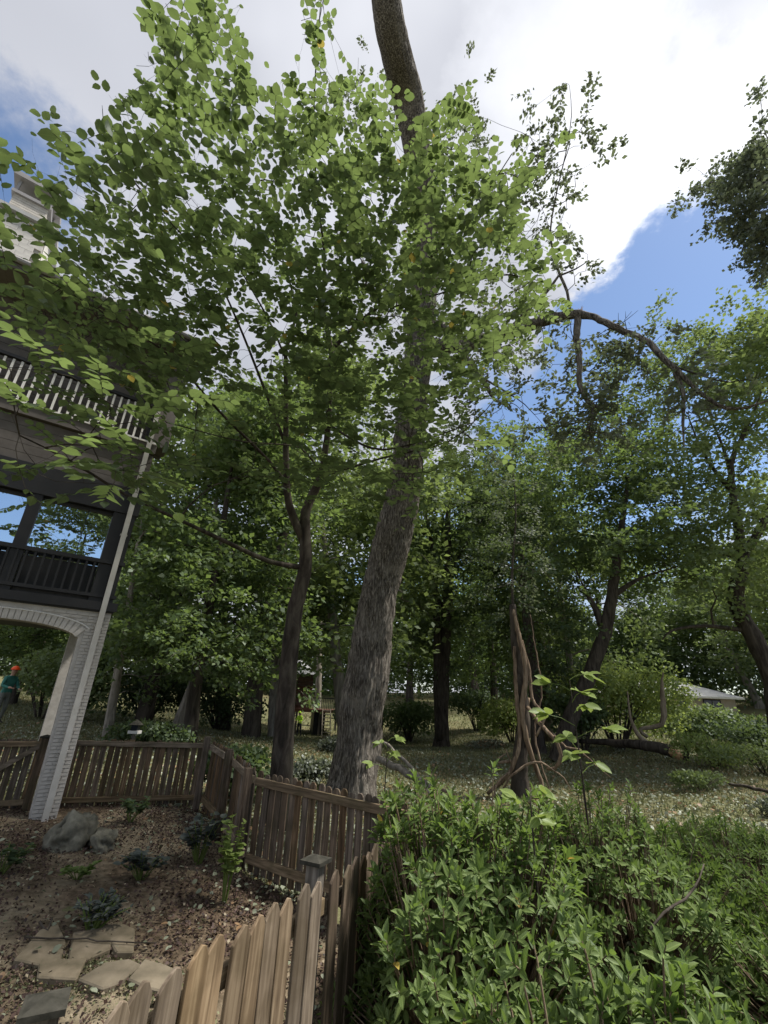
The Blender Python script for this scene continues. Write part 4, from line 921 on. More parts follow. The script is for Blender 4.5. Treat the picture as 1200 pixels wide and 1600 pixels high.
vine([(770, 1250, -.6, .018), (778, 1222, -.5, .024), (800, 1200, -.3, .024), (790, 1170, -.3, .012)])
rgv = np.random.default_rng(3)
T = np.array([at(x, y, Ds+d) for x, y, d in zip(rgv.normal(805, 28, 70), rgv.uniform(700, 960, 70), rgv.normal(0, .4, 70))])
sp_ = smooth_line([(*at(804, 980, Ds), .05), (*at(800, 900, Ds), .035), (*at(806, 800, Ds), .02), (*at(800, 720, Ds), .01)], .2)
ch, dr = grow([sp_], T, rgv, r_tip=.005); P, A, Nr, Ls, tw = spray(rgv, T, dr, 26, .085, .55, up=.4, droop=.4)
P += rgv.normal(0, .07, P.shape)
world_child('stem', chains_mesh('stem', ch, M_barkD), snag); tag(world_child('leaves', leaf_mesh('leaves', P, A, Nr, Ls, QUAD, .9, M_leafO), snag), kind='stuff')

# ------------------------------------------------------------------ bushes, hedges, far woods
def bush(name, label, c, r, h, n, leaf, mt, seed, cat='bush', lobes=9, tmpl=QUAD, width=1.0, stems=True, zlow=.0, upn=.5):
    rg = np.random.default_rng(seed); z0 = float(gz(c[0], c[1])); root = thing(name, label, cat, (c[0], c[1], z0))
    P = []; Dn = []
    lb = [(np.array([rg.uniform(-.6, .6)*r[0], rg.uniform(-.6, .6)*r[1], h*rg.uniform(.25, .62)]), rg.uniform(.35, .6)) for _ in range(lobes)]
    k = rg.integers(lobes, size=n); v = unit(rg.normal(0, 1, (n, 3))); v[:, 2] = np.abs(v[:, 2])*np.where(rg.random(n) < .8, 1, -.6)
    cc = np.array([l[0] for l in lb])[k]; ss = np.array([l[1] for l in lb])[k]
    sc = np.array([r[0], r[1], h*.62]); wob = 1+.22*np.sin(v[:, 0]*9+k)*np.cos(v[:, 1]*8+v[:, 2]*7)
    P = cc+v*sc*ss[:, None]*wob[:, None]*rg.uniform(.72, 1.04, n)[:, None]
    P[:, 2] = np.maximum(P[:, 2], zlow+rg.uniform(0, .15, n)*h)
    ax = v*.6+rg.normal(0, .6, (n, 3)); nr = v+np.array([0, 0, upn])+rg.normal(0, .35, (n, 3))
    tag(link('leaves', leaf_mesh('leaves', P, ax, nr, leaf*rg.uniform(.6, 1.3, n), tmpl, width, mt), root), kind='stuff')
    if stems:
        mb = MB()
        for q in range(14):
            a = rg.uniform(0, 6.28); e = np.array([math.cos(a)*r[0]*.6, math.sin(a)*r[1]*.6, h*rg.uniform(.5, .85)]); mb.tube([(e[0]*.1, e[1]*.1, -.05), (e[0]*.5, e[1]*.5, e[2]*.6), e], [.02*h/1.5, .014*h/1.5, .005], 4)
        link('stems', mb.mesh('stems'), root, M_barkD)
    return root
def gp(px, D, py=1130):
    d = ray(px, py); d /= math.hypot(d[0], d[1]); return (d[0]*D, d[1]*D)
bush('vine_mound', 'bright green vine-covered mound standing left of the distant grey roof', gp(962, 24), (3.2, 2.2), 3.9, 12000, .14, M_leafY, 41, 'vine mound', 12)
bush('hedge', 'dark green hedge in front of the distant tan house, left half', gp(1080, 30), (2.8, 1.8), 2.0, 7000, .16, M_leafL, 42, 'hedge')
bush('hedge', 'dark green hedge reaching the right edge below the distant tan house', gp(1185, 30), (3.8, 1.8), 1.5, 7000, .16, M_leafD, 43, 'hedge')
bush('bush', 'lime green bush at the lawn edge right of the twin trunk', gp(800, 32), (2.3, 1.6), 3.0, 5000, .17, M_leafY, 44)
bush('bush', 'dark round bush in shade just behind the lone twin trunk', gp(745, 42), (2.8, 2), 3.6, 4500, .2, M_leafD, 45)
bush('bush', 'leafy bush at the far left edge of the sunlit lawn, beside the oak', gp(640, 37), (2.0, 2), 3.2, 4500, .2, M_leafG, 46)
bush('bush', 'pale green arching bush right of the worker, seen through the arch', gp(62, 23), (2.3, 1.6), 2.9, 5500, .15, M_leafL, 47)
bush('bush', 'dark bush behind the column, filling the right part of the arch', gp(118, 24), (1.6, 1.5), 3.4, 3500, .16, M_leafG, 48)
bush('bush', 'low leafy undergrowth at the foot of the close slender tree', gp(385, 10.2), (.75, .8), 1.0, 2600, .10, M_leafG, 49, zlow=.02)
bush('bush', 'loose undergrowth between the two close trunks', gp(490, 12.5), (.9, .7), .7, 2200, .09, M_leafO, 50)
bush('bush', 'small dark bush behind the back fence, left of the slanting grey trunk', gp(240, 15.5), (1.4, .8), .75, 2500, .1, M_leafD, 51)
bush('bush', 'green bush in front of the leaning tree base', gp(905, 22.5), (1.9, 1.3), 2.5, 4200, .15, M_leafG, 52)
bush('brush_pile', 'light green heap of fallen branches just right of the split log', gp(1105, 20), (1.1, .9), 1.15, 2600, .11, M_leafY, 53, 'brush pile', 6, width=.7, upn=.1)
bush('brush_pile', 'green heap of fallen branches touching the right edge', gp(1180, 19), (1.4, .8), 1.0, 2600, .11, M_leafL, 153, 'brush pile', 7, width=.7, upn=.1)
bush('brush_pile', 'small leafy heap on the right lawn nearer than the split log', gp(1075, 15), (.8, .5), .55, 1100, .09, M_leafL, 54, 'brush pile', 5, width=.7, upn=.1)
bush('brush_pile', 'dull green tuft of fallen twigs lying near the right edge', gp(1165, 12.5), (.9, .4), .45, 1100, .08, M_leafO, 154, 'brush pile', 5, width=.6, upn=.1)
bush('brush_pile', 'brownish brush heap on the lawn right of the twin trunk base', gp(765, 24), (1.1, .6), .45, 1500, .1, M_litter, 55, 'brush pile')
bush('brush_pile', 'small twiggy heap on the lawn in front of the playhouse ladder', gp(520, 19), (.9, .6), .6, 1500, .1, M_leafO, 56, 'brush pile')
bush('bush', 'dark shrub on the right lawn edge under the pale tree', gp(1190, 26), (2.5, 1.3), 1.3, 4500, .14, M_leafD, 57)
bush('bush', 'dark evergreen shrub standing right of the playhouse', gp(560, 40), (2.2, 2), 4.0, 3500, .2, M_leafD, 58)
bush('bush', 'dark shrubs left of the playhouse in deep shade', gp(345, 28), (3.4, 2), 3.2, 5500, .17, M_leafD, 59)
bush('bush', 'shaded shrub mass right of the house corner beyond the fence', gp(225, 27), (3.4, 2), 3.4, 5500, .17, M_leafD, 60)
# far woods that read as one mass
rg = np.random.default_rng(77); nclu = 3600; az = rg.uniform(-1.0, 1.05, nclu); Dd = rg.uniform(69, 96, nclu)
cx_, cy2 = np.sin(az)*Dd, np.cos(az)*Dd; g0 = gz(cx_, cy2)
top = 15+4*np.sin(az*9+1)+3*np.sin(az*23); zc2 = g0+rg.uniform(.5, 1, nclu)**.8*0+rg.uniform(0, 1, nclu)*top
nl = 60; ci = np.repeat(np.arange(nclu), nl); n = nclu*nl; off = rg.normal(0, 1, (n, 3))
P = np.stack([cx_, cy2, zc2], -1)[ci]+off*np.array([1.5, 1.5, .9])
fw = leaf_mesh('far_woods', P, off+rg.normal(0, .5, (n, 3)), np.array([0, -.3, .8])+rg.normal(0, .5, (n, 3)), rg.uniform(.35, .7, n), QUAD, 1.0, M_leafG)
o = tag(link('far_woods', fw), kind='stuff')

# ------------------------------------------------------------------ right foreground shrubs with whorled leaves
def whorl(rg, c, axis, n, ln):
    axis = axis/np.linalg.norm(axis); ref = np.array([0., 0, 1]) if abs(axis[2]) < .9 else np.array([1., 0, 0]); a = unit(np.cross(axis, ref)); b_ = np.cross(axis, a)
    th = np.arange(n)*2.4+rg.uniform(0, 6); el = np.linspace(.15, 1.15, n)+rg.normal(0, .12, n)
    rad = np.cos(th)[:, None]*a+np.sin(th)[:, None]*b_
    ax = rad*np.cos(el)[:, None]+axis*np.sin(el)[:, None]; nr = axis*np.cos(el)[:, None]-rad*np.sin(el)[:, None]+rg.normal(0, .12, (n, 3))
    P = c-axis*(np.linspace(.075, 0, n)[:, None])
    return P, ax, nr, ln*(1-.35*(el/1.3)**2)*rg.uniform(.8, 1.15, n)
def whorl_shrub(label, c, r, h, nw, ln, seed, singles=0, mt=M_shrub, mt1=M_shrub1, tmpl=LANCE, width=1.0, cat='shrub', zb=.1, nleaf=10):
    rg = np.random.default_rng(seed); z0 = float(gz(*c)); root = thing('leafy_shrub', label, cat, (c[0], c[1], z0)); Pa = []; Aa = []; Na = []; La = []; mb = MB()
    stems = [np.array([rg.uniform(-.3, .3)*r[0], rg.uniform(-.3, .3)*r[1], 0]) for _ in range(9)]
    for i in range(nw):
        v = unit(rg.normal(0, 1, 3)); v[2] = abs(v[2]); rr = rg.uniform(.45, 1)**.4; wob = 1+.16*math.sin(v[0]*7+seed)+.14*math.cos(v[1]*8)
        p = np.array([v[0]*r[0], v[1]*r[1], zb+(h-zb)*v[2]*.98])*rr*np.array([wob, wob, .55+.45*wob])
        if i % 13 == 0: p[2] = p[2]*1.04+rg.uniform(.02, .12)
        
        ax = v*np.array([.7, .7, .4])+np.array([0, 0, .8])+rg.normal(0, .25, 3); ax = ax/np.linalg.norm(ax)
        k = int(rg.integers(nleaf-3, nleaf+3)); q = whorl(rg, p, ax, k, ln*rg.uniform(.8, 1.15)); Pa.append(q[0]); Aa.append(q[1]); Na.append(q[2]); La.append(q[3])
        s_ = stems[int(np.argmin([np.linalg.norm(s2-p*np.array([.4, .4, 0])) for s2 in stems]))]; md = s_*.4+p*.6-ax*.12; mb.tube([s_ if i < 60 else md-(p-s_)*.25, md, p-ax*.05, p], [.008, .006, .004, .002], 4, cap=False)
    P = np.vstack(Pa); A = np.vstack(Aa); Nr = np.vstack(Na); Ls = np.concatenate(La)
    W_ = P+np.array([c[0], c[1], z0]); zc_ = W_[:, 1]*cth+(W_[:, 2]-EYE)*sth; sc = np.where(zc_ > .3, Ls/np.maximum(zc_, .3), 0); od = np.argsort(-sc*(.6+.4*rg.random(len(sc))))
    big = od[:singles]; rest = od[singles:]
    if singles:
        lm_ = leaf_mesh('leaf', np.zeros((1, 3)), np.array([[1., 0, 0]]), np.array([[0., 0, 1]]), np.ones(1), tmpl, width, mt1)
        for i in big:
            o = link('leaf', lm_, root); o.matrix_basis = leaf_frame_matrix(P[i], A[i], Nr[i], Ls[i])
    tag(link('leaves', leaf_mesh('leaves', P[rest], A[rest], Nr[rest], Ls[rest], tmpl, width, mt), root), kind='stuff')
    me = mb.mesh('stems', True); me.materials.append(M_vine); link('stems', me, root)
    return root
whorl_shrub('bright green shrub pressed against the near fence, its shoots above the pickets', (.70, 3.85), (.95, 1.0), 1.6, 1300, .092, 61, 150)
whorl_shrub('bright green shrub at the bottom centre with whorls of glossy narrow leaves', (.95, 2.25), (.75, .7), 1.22, 1400, .084, 62, 290)
whorl_shrub('green shrub filling the lower right corner below the bare patch', (2.0, 2.35), (.9, .75), .98, 1300, .084, 63, 150)
whorl_shrub('taller grey-green shrub behind, spreading below the snag', (2.1, 5.0), (1.4, 1.1), 1.35, 1700, .08, 64, 0, M_herb)
whorl_shrub('pale narrow-leaved shrub on the right beyond the bare patch', (3.5, 4.0), (1.2, .8), 1.0, 1300, .09, 65, 0, M_herb, width=.8)
whorl_shrub('low tangled shrub nearest the right lawn', (4.2, 6.0), (1.6, 1.2), .9, 1300, .09, 66, 0, M_herb, width=.8)

# young shoots with big pale leaves poking above the shrubs
def seedling(label, top, h, D, n, ln, seed, mt=M_shoot, spread=.3):
    rg = np.random.default_rng(seed); p = at(*top, D); g = float(gz(p[0], p[1])); b_ = np.array([p[0]+rg.normal(0, .06), p[1], g]); root = thing('seedling', label, 'seedling', tuple(b_))
    mid = (b_+p)/2+rg.normal(0, .03, 3); q = smooth_line([(*b_, .012), (*mid, .009), (*p, .004)], .08); world_child('stem', MB().tube(q[:, :3], q[:, 3], 6).mesh('stem', True), root, M_barkA)
    Pa = []; Aa = []; Na = []; La = []
    for i in range(n):
        f = 1-i/n*h/max(np.linalg.norm(p-b_), .1); f = max(f, .2); s_ = b_+(p-b_)*f; a = i*2.4+rg.uniform(-.3, .3); out = np.array([math.cos(a), math.sin(a), .35])
        e = s_+out*spread*(.4+.6*min(1, i/3+.3)); world_child('petiole', MB().tube([s_, (s_+e)/2+[0, 0, .02], e], [.004, .003, .002], 4).mesh('petiole'), root, M_shoot)
        k = 5
        for j_ in range(k):
            aa = (j_-2)*.6; d = np.array([math.cos(a+aa), math.sin(a+aa), rg.uniform(-.55, .45)]); o = link('leaf', LEAFS, root); o.matrix_basis = Matrix.Translation(-root.location) @ leaf_frame_matrix(e, d+rg.normal(0, .08, 3), np.array([0, -.5, .8])+rg.normal(0, .3, 3), ln*(1-.12*abs(j_-2))*rg.uniform(.85, 1.1))
    return root
LEAFS = leaf_mesh('leaf', np.zeros((1, 3)), np.array([[1., 0, 0]]), np.array([[0., 0, 1]]), np.ones(1), OVATE, .8, M_shoot)
seedling('lime green hand-leaved seedling in front of the leaning tree', (890, 1062), .95, 5.2, 9, .20, 71, spread=.26)
seedling('small lime seedling in front of the big oak base', (606, 1158), .35, 5.6, 5, .13, 72, spread=.16)
seedling('broad-leaved green seedling rising from the shrubs under the snag', (828, 1240), .3, 3.6, 4, .12, 73, spread=.12)

# ------------------------------------------------------------------ yard: boulders, stones, plants, litter
def rock(name, label, px, py, D, size, seed, mt=M_stone, cat='boulder', sq=(1, 1, .7)):
    p = onground(px, py, D); bm = bmesh.new(); bmesh.ops.create_icosphere(bm, subdivisions=4, radius=1)
    for v in bm.verts:
        n_ = v.co.normalized(); k = 1+mnoise.fractal(n_*1.5+Vector((seed, 0, 0)), .8, 2.1, 7)*.42; a = max(abs(n_.x), abs(n_.y), abs(n_.z)); v.co = n_*k*(.75+.25/a*.75)
        v.co.x *= size*sq[0]; v.co.y *= size*sq[1]; v.co.z *= size*sq[2]
    me = bpy.data.meshes.new(name); bm.to_mesh(me); bm.free(); me.polygons.foreach_set('use_smooth', [True]*len(me.polygons)); o = link(name, me, None, mt)
    o.location = (p[0], p[1], p[2]+YO+size*.3*sq[2]); o.rotation_euler = (.2, -.15, seed); tag(o, label, cat); return o
rock('boulder', 'large mossy grey boulder leaning at the foot of the white column', 118, 1290, 7.2, .27, 1.3, sq=(.95, .75, .98))
rock('boulder', 'smaller pale-topped boulder right of the large one by the column', 163, 1305, 7.1, .19, 2.2, sq=(1.1, .8, .7))
rock('stone', 'small pale stone on the mulch behind the pointed pickets', 397, 1414, 4.3, .065, 3.1, M_brick, 'stone', (1.4, .9, .5))
rock('stone', 'small grey stone on the patio edge above the post cap', 97, 1542, 2.75, .03, 4.1, M_stone, 'stone')
FLAG = [[(120, 1530), (160, 1505), (205, 1497), (222, 1502), (190, 1530), (160, 1540)], [(225, 1503), (262, 1506), (285, 1515), (262, 1545), (232, 1540), (195, 1532)], [(60, 1450), (95, 1440), (110, 1460), (100, 1490), (60, 1494), (22, 1490)], [(112, 1455), (150, 1448), (180, 1440), (175, 1470), (140, 1485), (106, 1490)],
        [(155, 1445), (190, 1438), (215, 1445), (212, 1475), (182, 1478)], [(60, 1495), (105, 1494), (140, 1490), (120, 1520), (60, 1520)]]
flab = ['pale triangular flagstone nearest the pointed pickets, left piece', 'pale flagstone touching the pointed pickets, right of its twin', 'worn brown flagstone farther left on the patio', 'brown flagstone in the middle of the patio row', 'far right flagstone below the mulch bed', 'mossy flagstone just beyond the post cap']
for fl, lb in zip(FLAG, flab):
    pts = np.array([atz(x, y, .22) for x, y in fl]); zg = gz(pts[:, 0], pts[:, 1])+YO; c = pts.mean(0); z_ = float(zg.mean())
    # push points onto the ground along the sight lines
    pts = np.array([atz(x, y, z_+.03) for x, y in fl]); c = pts.mean(0)
    if in_poly(np.array(1.), np.array(1.), [(0, 0), (2, 0), (2, 2)]) is None: pass
    poly = [(p[0]-c[0], p[1]-c[1]) for p in pts]; ar = sum(poly[i][0]*poly[(i+1) % len(poly)][1]-poly[(i+1) % len(poly)][0]*poly[i][1] for i in range(len(poly)))
    if ar < 0: poly = poly[::-1]
    poly = [(x*.96, y*.96) for x, y in poly]
    P3_ = [(x, y, float(gz(x+c[0], y+c[1]))-z_) for x, y in poly]; n_ = len(poly)
    P3_ = [(x+random.uniform(-.012, .012), y+random.uniform(-.012, .012), z) for x, y, z in P3_]
    Vt = [(x, y, z+YO-.06) for x, y, z in P3_]+[(x, y, z+YO+.042) for x, y, z in P3_]
    me = MB().add(Vt, [tuple(range(n_-1, -1, -1)), tuple(range(n_, 2*n_))]+[(i, (i+1) % n_, n_+(i+1) % n_, n_+i) for i in range(n_)]).mesh('flagstone')
    o = link('flagstone', bevel_mesh(me, .009), None, M_flag2 if 'pale' in lb else M_flag); o.location = (c[0], c[1], z_); tag(o, lb, 'paving stone')
def herb(label, px, py, D, r, h, n, ln, mt, seed, tmpl=OVATE, width=1.0, cat='plant', up=.6):
    rg = np.random.default_rng(seed); p = onground(px, py, D); p[2] += YO; root = thing('garden_plant', label, cat, tuple(p)); Pa = []; Aa = []; Na = []; mb = MB()
    ns = max(4, n//9)
    for s_ in range(ns):
        a = rg.uniform(0, 6.28); e = np.array([math.cos(a)*r*rg.uniform(.2, 1), math.sin(a)*r*rg.uniform(.2, 1), h*rg.uniform(.5, 1)]); b0 = e*np.array([.15, .15, 0]); mb.tube([b0, (b0+e)/2+[0, 0, h*.12], e], [.006, .005, .003], 4)
        for q in range(9):
            f = rg.uniform(.45, 1); a2 = rg.uniform(0, 6.28); Pa.append(b0+(e-b0)*f+[0, 0, h*.1*(1-f)]); Aa.append([math.cos(a2), math.sin(a2), rg.uniform(-.1, .5)]); Na.append([rg.normal(0, .3), rg.normal(0, .3), 1])
    Pa = np.array(Pa); lf = leaf_mesh('leaves', Pa, np.array(Aa), np.array(Na), ln*rg.uniform(.6, 1.2, len(Pa)), tmpl, width, mt)
    link('stems', mb.mesh('stems'), root, M_shoot); tag(link('leaves', lf, root), kind='stuff'); return root
herb('bright yellow-green leafy plant standing against the fence post', 355, 1375, 5.7, .17, .78, 130, .085, M_shoot, 81)
herb('dark broad-leaved plant in the bed left of the yellow-green one', 312, 1330, 6.6, .28, .5, 170, .10, M_blue, 82)
herb('spiky blue-grey low plant in front of the boulders', 160, 1370, 5.3, .30, .25, 300, .075, M_blue, 83, LANCE)
herb('small dark plant at the foot of the back fence', 205, 1272, 8.0, .25, .3, 160, .08, M_leafD, 84)
herb('grey-green plant between the boulders and the broad-leaved plant', 228, 1330, 6.2, .25, .28, 150, .08, M_blue, 85)
herb('dark tuft lying on the clay by the pointed pickets', 245, 1462, 3.7, .13, .09, 100, .05, M_leafD, 86)
herb('ragged weed at the left edge beside the flagstones', 12, 1500, 3.2, .22, .2, 180, .06, M_leafD, 87)
herb('low dark plant under the gate at the left edge', 20, 1300, 6.6, .35, .22, 160, .07, M_leafD, 88)
herb('small weed growing from the mulch beside the spiky plant', 130, 1335, 6.3, .2, .15, 90, .06, M_herb, 89)
# fallen twigs in the yard
def stick(name, label, pts, r, mt=M_barkD, cat='branch', zo=.02, ground=YO, par=None):
    P = []
    for i, (x, y, D) in enumerate(pts):
        q = onground(x, y, D) if D else hit(x, y); P.append((*q[:2], q[2]+ground+zo, r*(1-.6*i/len(pts))))
    q = smooth_line(P, .08, .004); me = MB().tube(q[:, :3], q[:, 3], 6).mesh(name, True); me.materials.append(mt)
    if par: return world_child(name, me, par)
    o = link(name, me); tag(o, label, cat); return o
stick('fallen_twig', 'long thin dark twig lying across the patio flagstones', [(30, 1495, 0), (110, 1497, 0), (180, 1500, 0), (240, 1502, 0)], .007, zo=.06)
stick('fallen_twig', 'pale crooked twig at the left edge of the patio', [(18, 1510, 0), (32, 1525, 0), (22, 1545, 0), (30, 1560, 0)], .006, M_vine)
stick('fallen_twig', 'short dark forked twig near the left flagstones', [(55, 1468, 0), (68, 1478, 0), (75, 1460, 0)], .01, zo=.04)
def scatter(name, n, sampler, size, mt, seed, tilt=.4, z=.01, tmpl=QUAD, width=1.0, label=None):
    rg = np.random.default_rng(seed); x, y = sampler(rg, n); n = len(x); P = np.stack([x, y, gz(x, y)+z+rg.uniform(0, .02, n)], -1)
    a = rg.uniform(0, 6.28, n); ax = np.stack([np.cos(a), np.sin(a), rg.normal(0, tilt, n)], -1); nr = np.array([0, 0, 1])+rg.normal(0, tilt, (n, 3))
    return tag(link(name, leaf_mesh(name, P, ax, nr, size*rg.uniform(.5, 1.5, n), tmpl, width, mt)), kind='stuff')
def yard_s(rg, n):
    x = rg.uniform(-6, .5, n*3); y = rg.uniform(1.2, 9, n*3); nz = np.sin(x*2.1+1)*np.cos(y*1.7)+rg.normal(0, .6, n*3)
    k = in_poly(x, y, YARD) & (nz > -.3) & ((y > 3.6+.25*x) | (rg.random(n*3) < .06)); return x[k][:n], y[k][:n]
scatter('mulch', 34000, yard_s, .026, M_chip, 91, .5, YO+.01)
scatter('leaf_litter', 1100, yard_s, .045, M_litter, 92, .35, YO+.03, OVATE)
def moss_s(rg, n):
    x = rg.uniform(-4, 0, n*3); y = rg.uniform(1.0, 4.5, n*3); nz = np.sin(x*3.1+1)*np.cos(y*2.7)+rg.normal(0, .35, n*3); k = in_poly(x, y, YARD) & (nz > .15); return x[k][:n], y[k][:n]
scatter('moss', 24000, moss_s, .018, M_grass, 93, 1.2, YO+.005)
def lawn_s(rg, n):
    az = rg.uniform(-.95, .85, n*2); D = 6+rg.random(n*2)**1.5*46; x = np.sin(az)*D; y = np.cos(az)*D; k = ~in_poly(x, y, YARD); return x[k][:n], y[k][:n]
scatter('storm_litter', 90000, lawn_s, .075, M_litter, 94, .5, .03)
rg = np.random.default_rng(95); x, y = lawn_s(rg, 130000); n = len(x); P = np.stack([x, y, gz(x, y)-.01], -1); k = np.hypot(x, y)
ax = np.array([0, 0, 1])+rg.normal(0, .45, (n, 3)); nr = rg.normal(0, 1, (n, 3)); nr[:, 2] = 0
tag(link('grass', leaf_mesh('grass', P, ax, nr, (.05+.0035*k)*rg.uniform(.5, 1.4, n), QUAD, .28, M_grass)), kind='stuff')
def near_s(rg, n):
    x = rg.uniform(.2, 6, n*2); y = rg.uniform(1.5, 9, n*2); k = ~in_poly(x, y, YARD); return x[k][:n], y[k][:n]
scatter('undergrowth', 16000, near_s, .06, M_herb, 96, 1.0, .05, LANCE)
scatter('pine_straw', 9000, near_s, .09, M_vine, 97, .3, .04, QUAD, .1)

# ------------------------------------------------------------------ logs and fallen limbs on the lawn
def log(name, label, pts, mt, tip=None, cat='fallen limb', k=10):
    P = [(*at(x, y, D), r) for x, y, D, r in pts]; q = smooth_line(P, .15, .01); b_ = P[0][:3]; root = thing(name, label, cat, (b_[0], b_[1], float(gz(b_[0], b_[1]))))
    me = MB().tube(q[:, :3], q[:, 3], k).mesh('limb', True); me.materials.append(mt); world_child('limb', me, root)
    if tip:
        q = smooth_line([(*at(x, y, D), r) for x, y, D, r in tip], .1, .02); me = MB().tube(q[:, :3], q[:, 3], 7).mesh('torn_end'); me.materials.append(M_raw); world_child('torn_end', me, root)
    return root
log('fallen_log', 'long dark fallen log with a torn orange end lying right of centre', [(1052, 1176, 21, .2), (1030, 1168, 21.2, .2), (990, 1163, 21.5, .17), (950, 1160, 22, .13), (905, 1158, 22.5, .08)], M_barkD, [(1050, 1174, 20.95, .17), (1062, 1180, 20.8, .14), (1072, 1184, 20.7, .03)], 'log')
log('broken_branch', 'pale crooked branch sticking upright from the vine mound', [(1012, 1152, 22, .07), (1000, 1140, 22, .07), (1033, 1132, 22, .09), (1037, 1110, 22, .11), (1034, 1075, 22, .07), (1036, 1050, 22, .02)], M_pale)
log('broken_branch', 'pale curved branch sweeping down to the torn log', [(1010, 1160, 21.4, .09), (995, 1145, 21.5, .08), (985, 1120, 21.6, .05), (980, 1080, 21.7, .025)], M_pale)
log('tree_stump', 'short dark stump standing beside the torn log end', [(1072, 1188, 20.5, .09), (1072, 1170, 20.5, .08), (1071, 1152, 20.5, .04)], M_barkD, cat='stump')
log('fallen_log', 'thin grey log lying far right in front of the hedge', [(1085, 1162, 26, .08), (1110, 1164, 26, .07), (1140, 1166, 26, .04)], M_barkG, cat='log')
log('fallen_branch', 'grey fallen branch sloping from the oak base into the shrubs', [(592, 1186, 9.0, .06), (625, 1202, 8.3, .055), (660, 1222, 7.6, .05), (690, 1250, 6.8, .04), (715, 1275, 6.2, .02)], M_barkG)
log('fallen_branch', 'thin forked branch crossing the grey one near the oak', [(600, 1160, 9.0, .02), (635, 1190, 8.2, .025), (665, 1230, 7.2, .025), (700, 1262, 6.4, .015)], M_barkG)
log('fallen_branch', 'short crooked stick lying right of the grey branch', [(682, 1240, 7.2, .025), (702, 1233, 7.2, .025), (718, 1252, 6.9, .015)], M_vine)
log('fallen_branch', 'bare brown twig slanting through the lower right shrubs', [(1016, 1452, 2.9, .005), (1050, 1420, 3.1, .006), (1085, 1392, 3.3, .005), (1100, 1350, 3.5, .002)], M_barkD)
log('fallen_branch', 'thin dark branch lying on the right lawn at the frame edge', [(1140, 1225, 12, .025), (1170, 1230, 11.5, .03), (1200, 1236, 11, .03), (1240, 1240, 10.5, .03)], M_barkD)

# ------------------------------------------------------------------ playhouse on posts
pp = onground(478, 1146, 41); ph = thing('playhouse', 'small red-brown playhouse on posts with grey roof, far across the lawn', 'playhouse', tuple(pp), math.atan2(-pp[0], pp[1])+.1)
zb_ = at(478, 1108, 41)[2]-pp[2]; zt_ = at(465, 1053, 41)[2]-pp[2]
def pb_(name, x0, x1, y0, y1, z0, z1, mt, par=ph): return link(name, MB().box(((x0+x1)/2, (y0+y1)/2, (z0+z1)/2), (x1-x0, y1-y0, z1-z0)).mesh(name), par, mt)
pb_('platform', -2.6, 2.9, -.2, 3, zb_-.22, zb_, M_red)
pb_('cabin_wall', -2.4, .2, .2, 2.8, zb_+.003, zt_, M_brown)
for q in range(9): pb_('wall_plank', -2.42, .215, .16, .198, zb_+.01+q*(zt_-zb_)/9, zb_+(q+.93)*(zt_-zb_)/9, M_red)
pr = MB(); pr.add([(-2.8, -.2, zt_), (.6, -.2, zt_), (.6, 3.2, zt_), (-2.8, 3.2, zt_), (-1.1, 1.5, zt_+1.4)], [(0, 1, 4), (1, 2, 4), (2, 3, 4), (3, 0, 4), (3, 2, 1, 0)]); link('cabin_roof', pr.mesh('cabin_roof'), ph, M_roofg)
for x in (-2.5, -.9, 1.0, 2.8):
    for y in (0, 2.8): pb_('support_post', x-.08, x+.08, y-.08, y+.08, -.2, zb_-.223, M_brown)
pb_('storage_wall', .55, 1.5, .3, 2.5, -.1, zb_-.225, M_black)
pb_('deck_rail', .25, 2.9, -.18, -.12, zb_+.85, zb_+.93, M_black)
for q in range(18): pb_('baluster', .3+q*.147, .33+q*.147, -.17, -.13, zb_+.004, zb_+.848, M_black)
lad = thing('ladder', 'pale wooden ladder leaning up to the playhouse deck', 'ladder', tuple(onground(508, 1148, 40.4)), ph.rotation_euler.z); hz = zb_+.1
for sx_ in (-.33, .33): link('ladder_side', MB().bar((sx_, -.5, 0), (sx_, .25, hz), .07, .09).mesh('ladder_side'), lad, M_tan)
for q in range(8):
    f = (q+.5)/8; link('rung', MB().box((0, -.5+.75*f, hz*f), (.6, .12, .06)).mesh('rung'), lad, M_tan)

# ------------------------------------------------------------------ distant house
hp = gp(1072, 58, 1110); hz0 = at(1100, 1116, 58)[2]-.6
dh = thing('ranch_house', 'distant low tan house with grey hipped roof behind the hedge', 'house', (hp[0], hp[1], hz0), math.atan2(-hp[0], hp[1])+.35)
def db(name, x0, x1, y0, y1, z0, z1, mt, par=dh): return link(name, MB().box(((x0+x1)/2, (y0+y1)/2, (z0+z1)/2), (x1-x0, y1-y0, z1-z0)).mesh(name), par, mt)
ev = at(1100, 1088, 58)[2]-hz0; rgz = at(1100, 1070, 61)[2]-hz0
db('wall', -9, 4.6, 0, 7, -1.5, ev, M_tan)
rf = MB().add([(-9.5, -.6, ev), (5.2, -.6, ev), (5.2, 7.6, ev), (-9.5, 7.6, ev), (-5.5, 3.5, rgz+.3), (1.2, 3.5, rgz+.3)], [(0, 1, 5, 4), (1, 2, 5), (2, 3, 4, 5), (3, 0, 4), (3, 2, 1, 0)]); link('roof', rf.mesh('roof'), dh, M_roofg)
db('fascia', -9.5, 5.2, -.63, -.602, ev-.18, ev, M_white)
for x in (-.6, -6.5):
    w = db('window', x, x+1.0, -.03, 0.0, ev-1.7, ev-.4, M_white); db('pane', x+.15, x+.85, -.05, -.031, ev-1.55, ev-.5, M_pane, w)
